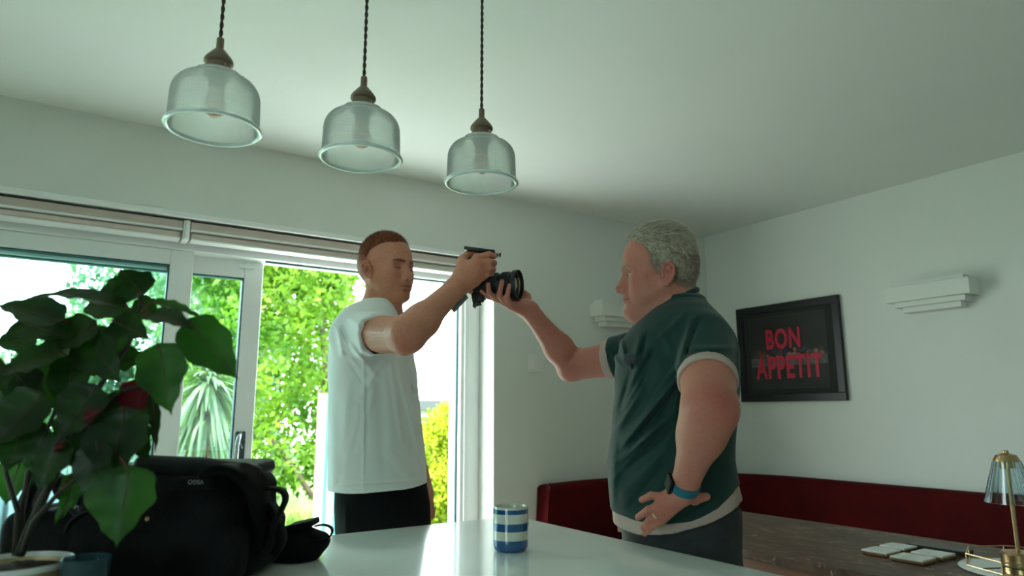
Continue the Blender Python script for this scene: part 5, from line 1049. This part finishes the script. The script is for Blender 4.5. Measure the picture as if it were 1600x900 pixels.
LV = [((222, 463, 1.02), (186, 419, 1.00), .034, g1, (.2, -1, -.5), .1, (214, 505, 1.03)), ((196, 478, 1.0), (28, 471, .97), .026, g1, (0, -.5, 1), .22, (214, 500, 1.03)), ((188, 474, 1.06), (180, 429, 1.09), .026, g1, (.4, -1, .3), .1, None),
 ((238, 470, 1.04), (319, 500, 1.08), .017, g2, (.1, -.6, 1), .15, (214, 492, 1.03)), ((230, 488, 1.0), (304, 516, .97), .021, g1, (0, -.7, .9), .15, (211, 505, 1.03)), ((292, 498, .98), (373, 594, .99), .034, g2, (.3, -1, .2), -.12, None),
 ((246, 536, 1.0), (268, 650, .99), .036, g2, (.1, -1, .1), .10, (216, 520, 1.03)), ((222, 590, 1.03), (212, 655, 1.0), .034, gr, (0, -1, .1), .1, (190, 600, 1.02)), ((192, 636, .98), (168, 768, .95), .045, g1, (0, -1, .2), .1, (150, 655, 1.02)),
 ((196, 726, .94), (182, 856, .93), .048, g2, (-.05, -1, 0), .08, (180, 705, .98)), ((92, 574, 1.08), (16, 604, 1.06), .022, g2, (0, -1, .5), .1, None), ((66, 612, 1.0), (-12, 700, .98), .038, g1, (0, -1, .2), .1, None),
 ((92, 548, 1.0), (-8, 590, .98), .028, g1, (0, -.8, .7), .15, (110, 560, 1.08)), ((112, 552, 1.04), (104, 655, 1.02), .030, g1, (.1, -1, .1), .1, None), ((52, 688, 1.06), (62, 748, 1.05), .02, g2, (0, -1, 0), .1, None),
 ((114, 738, 1.02), (100, 808, 1.0), .013, g2, (.3, -1, 0), .05, (90, 772, 1.0)), ((128, 748, 1.05), (84, 822, 1.04), .016, g2, (-.3, -1, 0), .05, None), ((238, 612, 1.0), (243, 708, 1.0), .009, g1, (.8, -.5, 0), .05, (216, 560, 1.02)),
 ((150, 500, 1.05), (60, 560, 1.02), .036, g1, (0, -.9, .6), .15, None), ((100, 500, 1.02), (-10, 478, 1.0), .036, g1, (0, -.7, .9), .2, (120, 510, 1.07)), ((60, 520, 1.1), (-10, 540, 1.08), .034, g1, (0, -1, .5), .1, None),
 ((205, 520, 1.06), (140, 545, 1.04), .026, g2, (0, -1, .4), .1, None), ((170, 560, 1.08), (235, 560, 1.10), .022, g1, (0, -1, .3), .1, None), ((150, 600, 1.0), (90, 690, .98), .036, g1, (0, -1, .1), .1, None), ((160, 620, 1.04), (210, 690, 1.03), .03, g1, (0, -1, .2), .1, None),
 ((60, 590, 1.1), (40, 660, 1.1), .026, g2, (0, -1, .1), .1, None), ((40, 650, 1.0), (10, 740, .98), .035, g1, (.2, -1, .1), .1, None), ((95, 680, .98), (60, 770, .97), .028, g1, (0, -1, 0), .1, None), ((130, 670, 1.0), (150, 750, .98), .034, g1, (.1, -1, .1), .1, None),
 ((210, 470, 1.07), (250, 500, 1.1), .020, g1, (0, -1, .4), .1, None), ((175, 500, 1.0), (235, 530, .98), .024, g1, (0, -.9, .5), .12, None), ((200, 660, 1.0), (235, 720, .99), .022, g1, (.2, -1, 0), .1, None), ((150, 690, .96), (140, 790, .95), .03, g1, (-.2, -1, .1), .08, None),
 ((20, 640, 1.1), (-20, 660, 1.1), .03, g1, (0, -1, .2), .1, None), ((100, 640, 1.06), (130, 700, 1.05), .028, g2, (0, -1, 0), .1, None), ((0, 560, 1.0), (-40, 620, 1.0), .04, g1, (0, -1, .3), .1, None), ((130, 655, .97), (160, 640, .96), .010, gr, (0, -1, .2), .1, None), ((85, 700, .98), (102, 696, .96), .007, gr, (0, -1, .2), .1, None),
 ((140, 470, 1.08), (215, 500, 1.06), .026, g1, (0, -.9, .6), .1, None), ((130, 520, 1.04), (190, 600, 1.02), .034, g1, (0, -1, .2), .12, None), ((30, 500, 1.04), (110, 530, 1.02), .03, g1, (0, -.9, .5), .1, None)]
LV += [((70, 660, 1.08), (20, 730, 1.08), .030, g1, (.1, -1, .1), .1, None), ((40, 600, 1.12), (-20, 640, 1.12), .034, g1, (0, -1, .2), .1, None), ((110, 600, 1.12), (60, 640, 1.12), .03, g1, (0, -1, .2), .1, None), ((180, 540, 1.12), (130, 590, 1.12), .032, g1, (0, -1, .2), .1, None), ((150, 620, 1.10), (110, 690, 1.1), .032, g1, (0, -1, .1), .1, None), ((90, 700, 1.07), (40, 760, 1.07), .026, g1, (.1, -1, 0), .1, None), ((200, 620, 1.08), (225, 690, 1.08), .03, g1, (0, -1, .1), .1, None), ((30, 720, 1.1), (8, 790, 1.1), .028, g2, (.1, -1, 0), .1, None), ((170, 700, 1.02), (120, 740, 1.02), .026, g1, (0, -1, .1), .1, None), ((60, 540, 1.12), (120, 570, 1.13), .030, g1, (0, -1, .3), .1, None), ((20, 580, 1.06), (70, 640, 1.05), .030, g1, (0, -1, .3), .1, None)]
for (b_, t_, hw_, mm2, fc2, dr2, pt2) in LV: leaf(b_, t_, hw_, mm2, fc2, dr2, pt2)
# tumbler
tg = mat('blue_glass', (.10, .20, .24), .08, trans=.75, ior=1.3); q = Zp(136, 868, 1.0)
b = bmesh.new(); c_ = (q.x, q.y, .9); lathe(b, [(0, .001), (.024, 0), (.026, .004), (.0315, .096), (.0320, .098), (.0300, .098), (.0245, .008), (0, .007)], 48, c_)
tag(obj('tumbler', b, tg, auto=50), 'dark blue glass tumbler between the gilt pot and the black backpack', 'glass')
# ---- backpack
bk_ = mat('black_nylon', (.004, .004, .0045), .85, spec=.25, bump=.25, bscale=260, var=.3, scale=12); bk2 = mat('black_padding', (.011, .0115, .013), .6, spec=.4, bump=.3, bscale=420)
t = thing('backpack', 'bulky black camera backpack lying on the worktop behind the plant', 'backpack', tuple(V2W(np.array(P(285, 850, 1.33)))*np.array((1, 1, 0))+np.array((0, 0, .9))))
def rbox(c_, h_, r_, op='u', k=.015, ang=0):
    c_, h_ = v3(*c_), v3(*h_); cs, sn = math.cos(ang), math.sin(ang)
    def f(p):
        q = p-c_; q = np.stack([q[..., 0]*cs+q[..., 1]*sn, -q[..., 0]*sn+q[..., 1]*cs, q[..., 2]], -1); a = np.abs(q)-(h_-r_); return np.sqrt((np.maximum(a, 0)**2).sum(-1))+np.minimum(a.max(-1), 0)-r_
    return Prim(f, c_, np.linalg.norm(h_), op, k)
c0_ = P(285, 800, 1.34); wb = 1.34; uu = lambda px, py=800, w=wb: P(px, py, w)[0]
zt_ = P(285, 735, 1.30)[2]
zc_ = (zt_+.902)/2; hz2 = (zt_-.902)/2
body = [rbox((uu(290), wb, zc_), ((uu(402)-uu(178))/2, .145, hz2), .05), rbox((uu(330), wb-.12, .902+.055), (.115, .04, .054), .035, k=.02), rbox((uu(225), wb-.11, .902+.07), (.06, .045, .066), .035, k=.02), rbox((uu(395), wb+.02, .902+.06), (.035, .09, .056), .03, k=.02), half((0, 0, -1), (0, 0, .9015))]
skin_obj('main_body', body, .005, (uu(140), wb-.2, .895), (uu(450), wb+.2, zt_+.02), bk_, t, disp=lambda p: .002*np.sin(p[..., 0]*70+p[..., 2]*30)*np.sin(p[..., 2]*90), it=2)
zl = P(290, 727, 1.28)[2]
lid = [cone(P(225, 722, 1.25), P(300, 726, 1.25), .016, .017, flat=((0, 0, 1), .8)), cone(P(312, 726, 1.25), P(398, 736, 1.25), .016, .013, flat=((0, 0, 1), .85), k=.004), rbox(P(305, 733, 1.33), (.125, .09, .014), .012, k=.01)]
skin_obj('harness_pad', lid, .0035, (uu(190), 1.18, zl-.05), (uu(420), 1.46, zl+.06), bk2, t)
def ribbon(bm, pts, w_, th=.003, up=None):
    pts = [Vector(p) for p in pts]; n_ = len(pts); rr2 = []
    for i, p_ in enumerate(pts):
        tg_ = (pts[min(i+1, n_-1)]-pts[max(i-1, 0)]).normalized(); s = (up if up is not None else wW); s = (s-tg_*s.dot(tg_)).normalized(); nn = tg_.cross(s)
        rr2.append([bm.verts.new(p_+s*a*w_/2+nn*b_*th/2) for a, b_ in ((-1, -1), (1, -1), (1, 1), (-1, 1))])
    for i in range(n_-1):
        for k in range(4): bm.faces.new((rr2[i][k], rr2[i][(k+1) % 4], rr2[i+1][(k+1) % 4], rr2[i+1][k]))
    bm.faces.new(rr2[0]); bm.faces.new(rr2[-1][::-1]); return bm
def smoothpts(pts, n_=6):
    out = []; P4 = [pts[0]]+pts+[pts[-1]]
    for i in range(len(pts)-1):
        a, b_, c_, d = [np.array(P4[i+j], float) for j in range(4)]
        for k in range(n_):
            x = k/n_; out.append(.5*((2*b_)+(-a+c_)*x+(2*a-5*b_+4*c_-d)*x*x+(-a+3*b_-3*c_+d)*x**3))
    out.append(np.array(pts[-1], float)); return [Wp(*q) for q in out]
obj('shoulder_strap', ribbon(bmesh.new(), smoothpts([(330, 738, 1.2), (352, 733, 1.19), (378, 742, 1.20), (400, 762, 1.24), (408, 790, 1.28), (412, 830, 1.30), (408, 858, 1.30)]), .055, .016), bk_, t, smooth=True)
obj('side_strap', ribbon(bmesh.new(), smoothpts([(395, 765, 1.27), (425, 763, 1.27), (442, 768, 1.27), (446, 780, 1.27), (440, 796, 1.27), (430, 815, 1.28), (420, 845, 1.29), (405, 864, 1.30)]), .026, .005), bk_, t, smooth=True)
obj('side_strap', ribbon(bmesh.new(), smoothpts([(404, 768, 1.30), (424, 800, 1.30), (437, 825, 1.31), (440, 845, 1.32), (432, 862, 1.33)]), .024, .012), bk_, t, smooth=True)
obj('grab_handle', ribbon(bmesh.new(), smoothpts([(48, 810, 1.22), (44, 785, 1.22), (58, 755, 1.22), (76, 745, 1.22), (92, 752, 1.22), (110, 775, 1.24), (170, 790, 1.26)]), .035, .012), bk_, t, smooth=True)
obj('side_webbing', ribbon(bmesh.new(), smoothpts([(75, 850, 1.22), (68, 800, 1.2), (100, 790, 1.2), (130, 812, 1.2), (160, 800, 1.2)]), .012, .003), bk2, t, smooth=True)
obj('side_webbing', ribbon(bmesh.new(), smoothpts([(100, 850, 1.2), (110, 815, 1.19), (138, 798, 1.19), (170, 795, 1.2)]), .010, .003), bk2, t, smooth=True)
sp_ = [rbox(P(105, 835, 1.28), (.07, .09, .052), .03), rbox(P(150, 850, 1.30), (.05, .1, .05), .03, k=.03), half((0, 0, -1), (0, 0, .9015))]
skin_obj('side_pocket', sp_, .005, (P(30, 800, 1.28)[0], 1.15, .895), (P(210, 800, 1.28)[0], 1.42, 1.06), bk_, t)
obj('zip_pull', ball(bmesh.new(), tuple(Wp(230, 811, 1.175)), .0038, 10), gold, t, smooth=True)
cu = bpy.data.curves.new('w', 'FONT'); cu.body = 'VSGO'; cu.align_x = 'CENTER'; cu.size = .010; cu.extrude = .0004
o = bpy.data.objects.new('w', cu); C.objects.link(o); dg = bpy.context.evaluated_depsgraph_get(); me = bpy.data.meshes.new_from_object(o.evaluated_get(dg)); bpy.data.objects.remove(o)
lo_ = Wp(306, 750, 1.172)
for v in me.vertices: v.co = lo_-uW*v.co.x-ZU*v.co.y-wW*v.co.z
link_mesh('lettering', me, mat('logo_grey', (.28, .28, .28), .5), t, smooth=False)
obj('logo_patch', bxo(bmesh.new(), Wp(306, 755, 1.182), .030, .008, .010, (uW, wW, ZU), .003), bk_, t)
# small pouch lying beside it
t = thing('camera_pouch', 'small black pouch with a webbing loop beside the backpack', 'pouch', tuple(V2W(np.array(P(455, 850, 1.42)))*np.array((1, 1, 0))+np.array((0, 0, .9))))
cc = P(461, 848, 1.48)
pk = [ell((cc[0], cc[1], .925), (.058, .05, .045)), cone((cc[0]-.03, cc[1], .92), (cc[0]+.052, cc[1]+.02, .935), .03, .016, k=.02), half((0, 0, -1), (0, 0, .901))]
skin_obj('pouch_body', pk, .004, (cc[0]-.1, cc[1]-.09, .89), (cc[0]+.12, cc[1]+.09, .99), bk_, t)
obj('flap', bxo(bmesh.new(), Wp(474, 819, 1.47), .026, .030, .006, ((uW*.97+ZU*.2).normalized(), wW, (ZU*.97-uW*.2).normalized()), .002), bk_, t)
obj('webbing_loop', ribbon(bmesh.new(), smoothpts([(492, 822, 1.46), (506, 820, 1.46), (517, 824, 1.46), (519, 832, 1.46), (512, 841, 1.46), (498, 845, 1.46), (488, 846, 1.46)]), .014, .003), bk_, t, smooth=True)
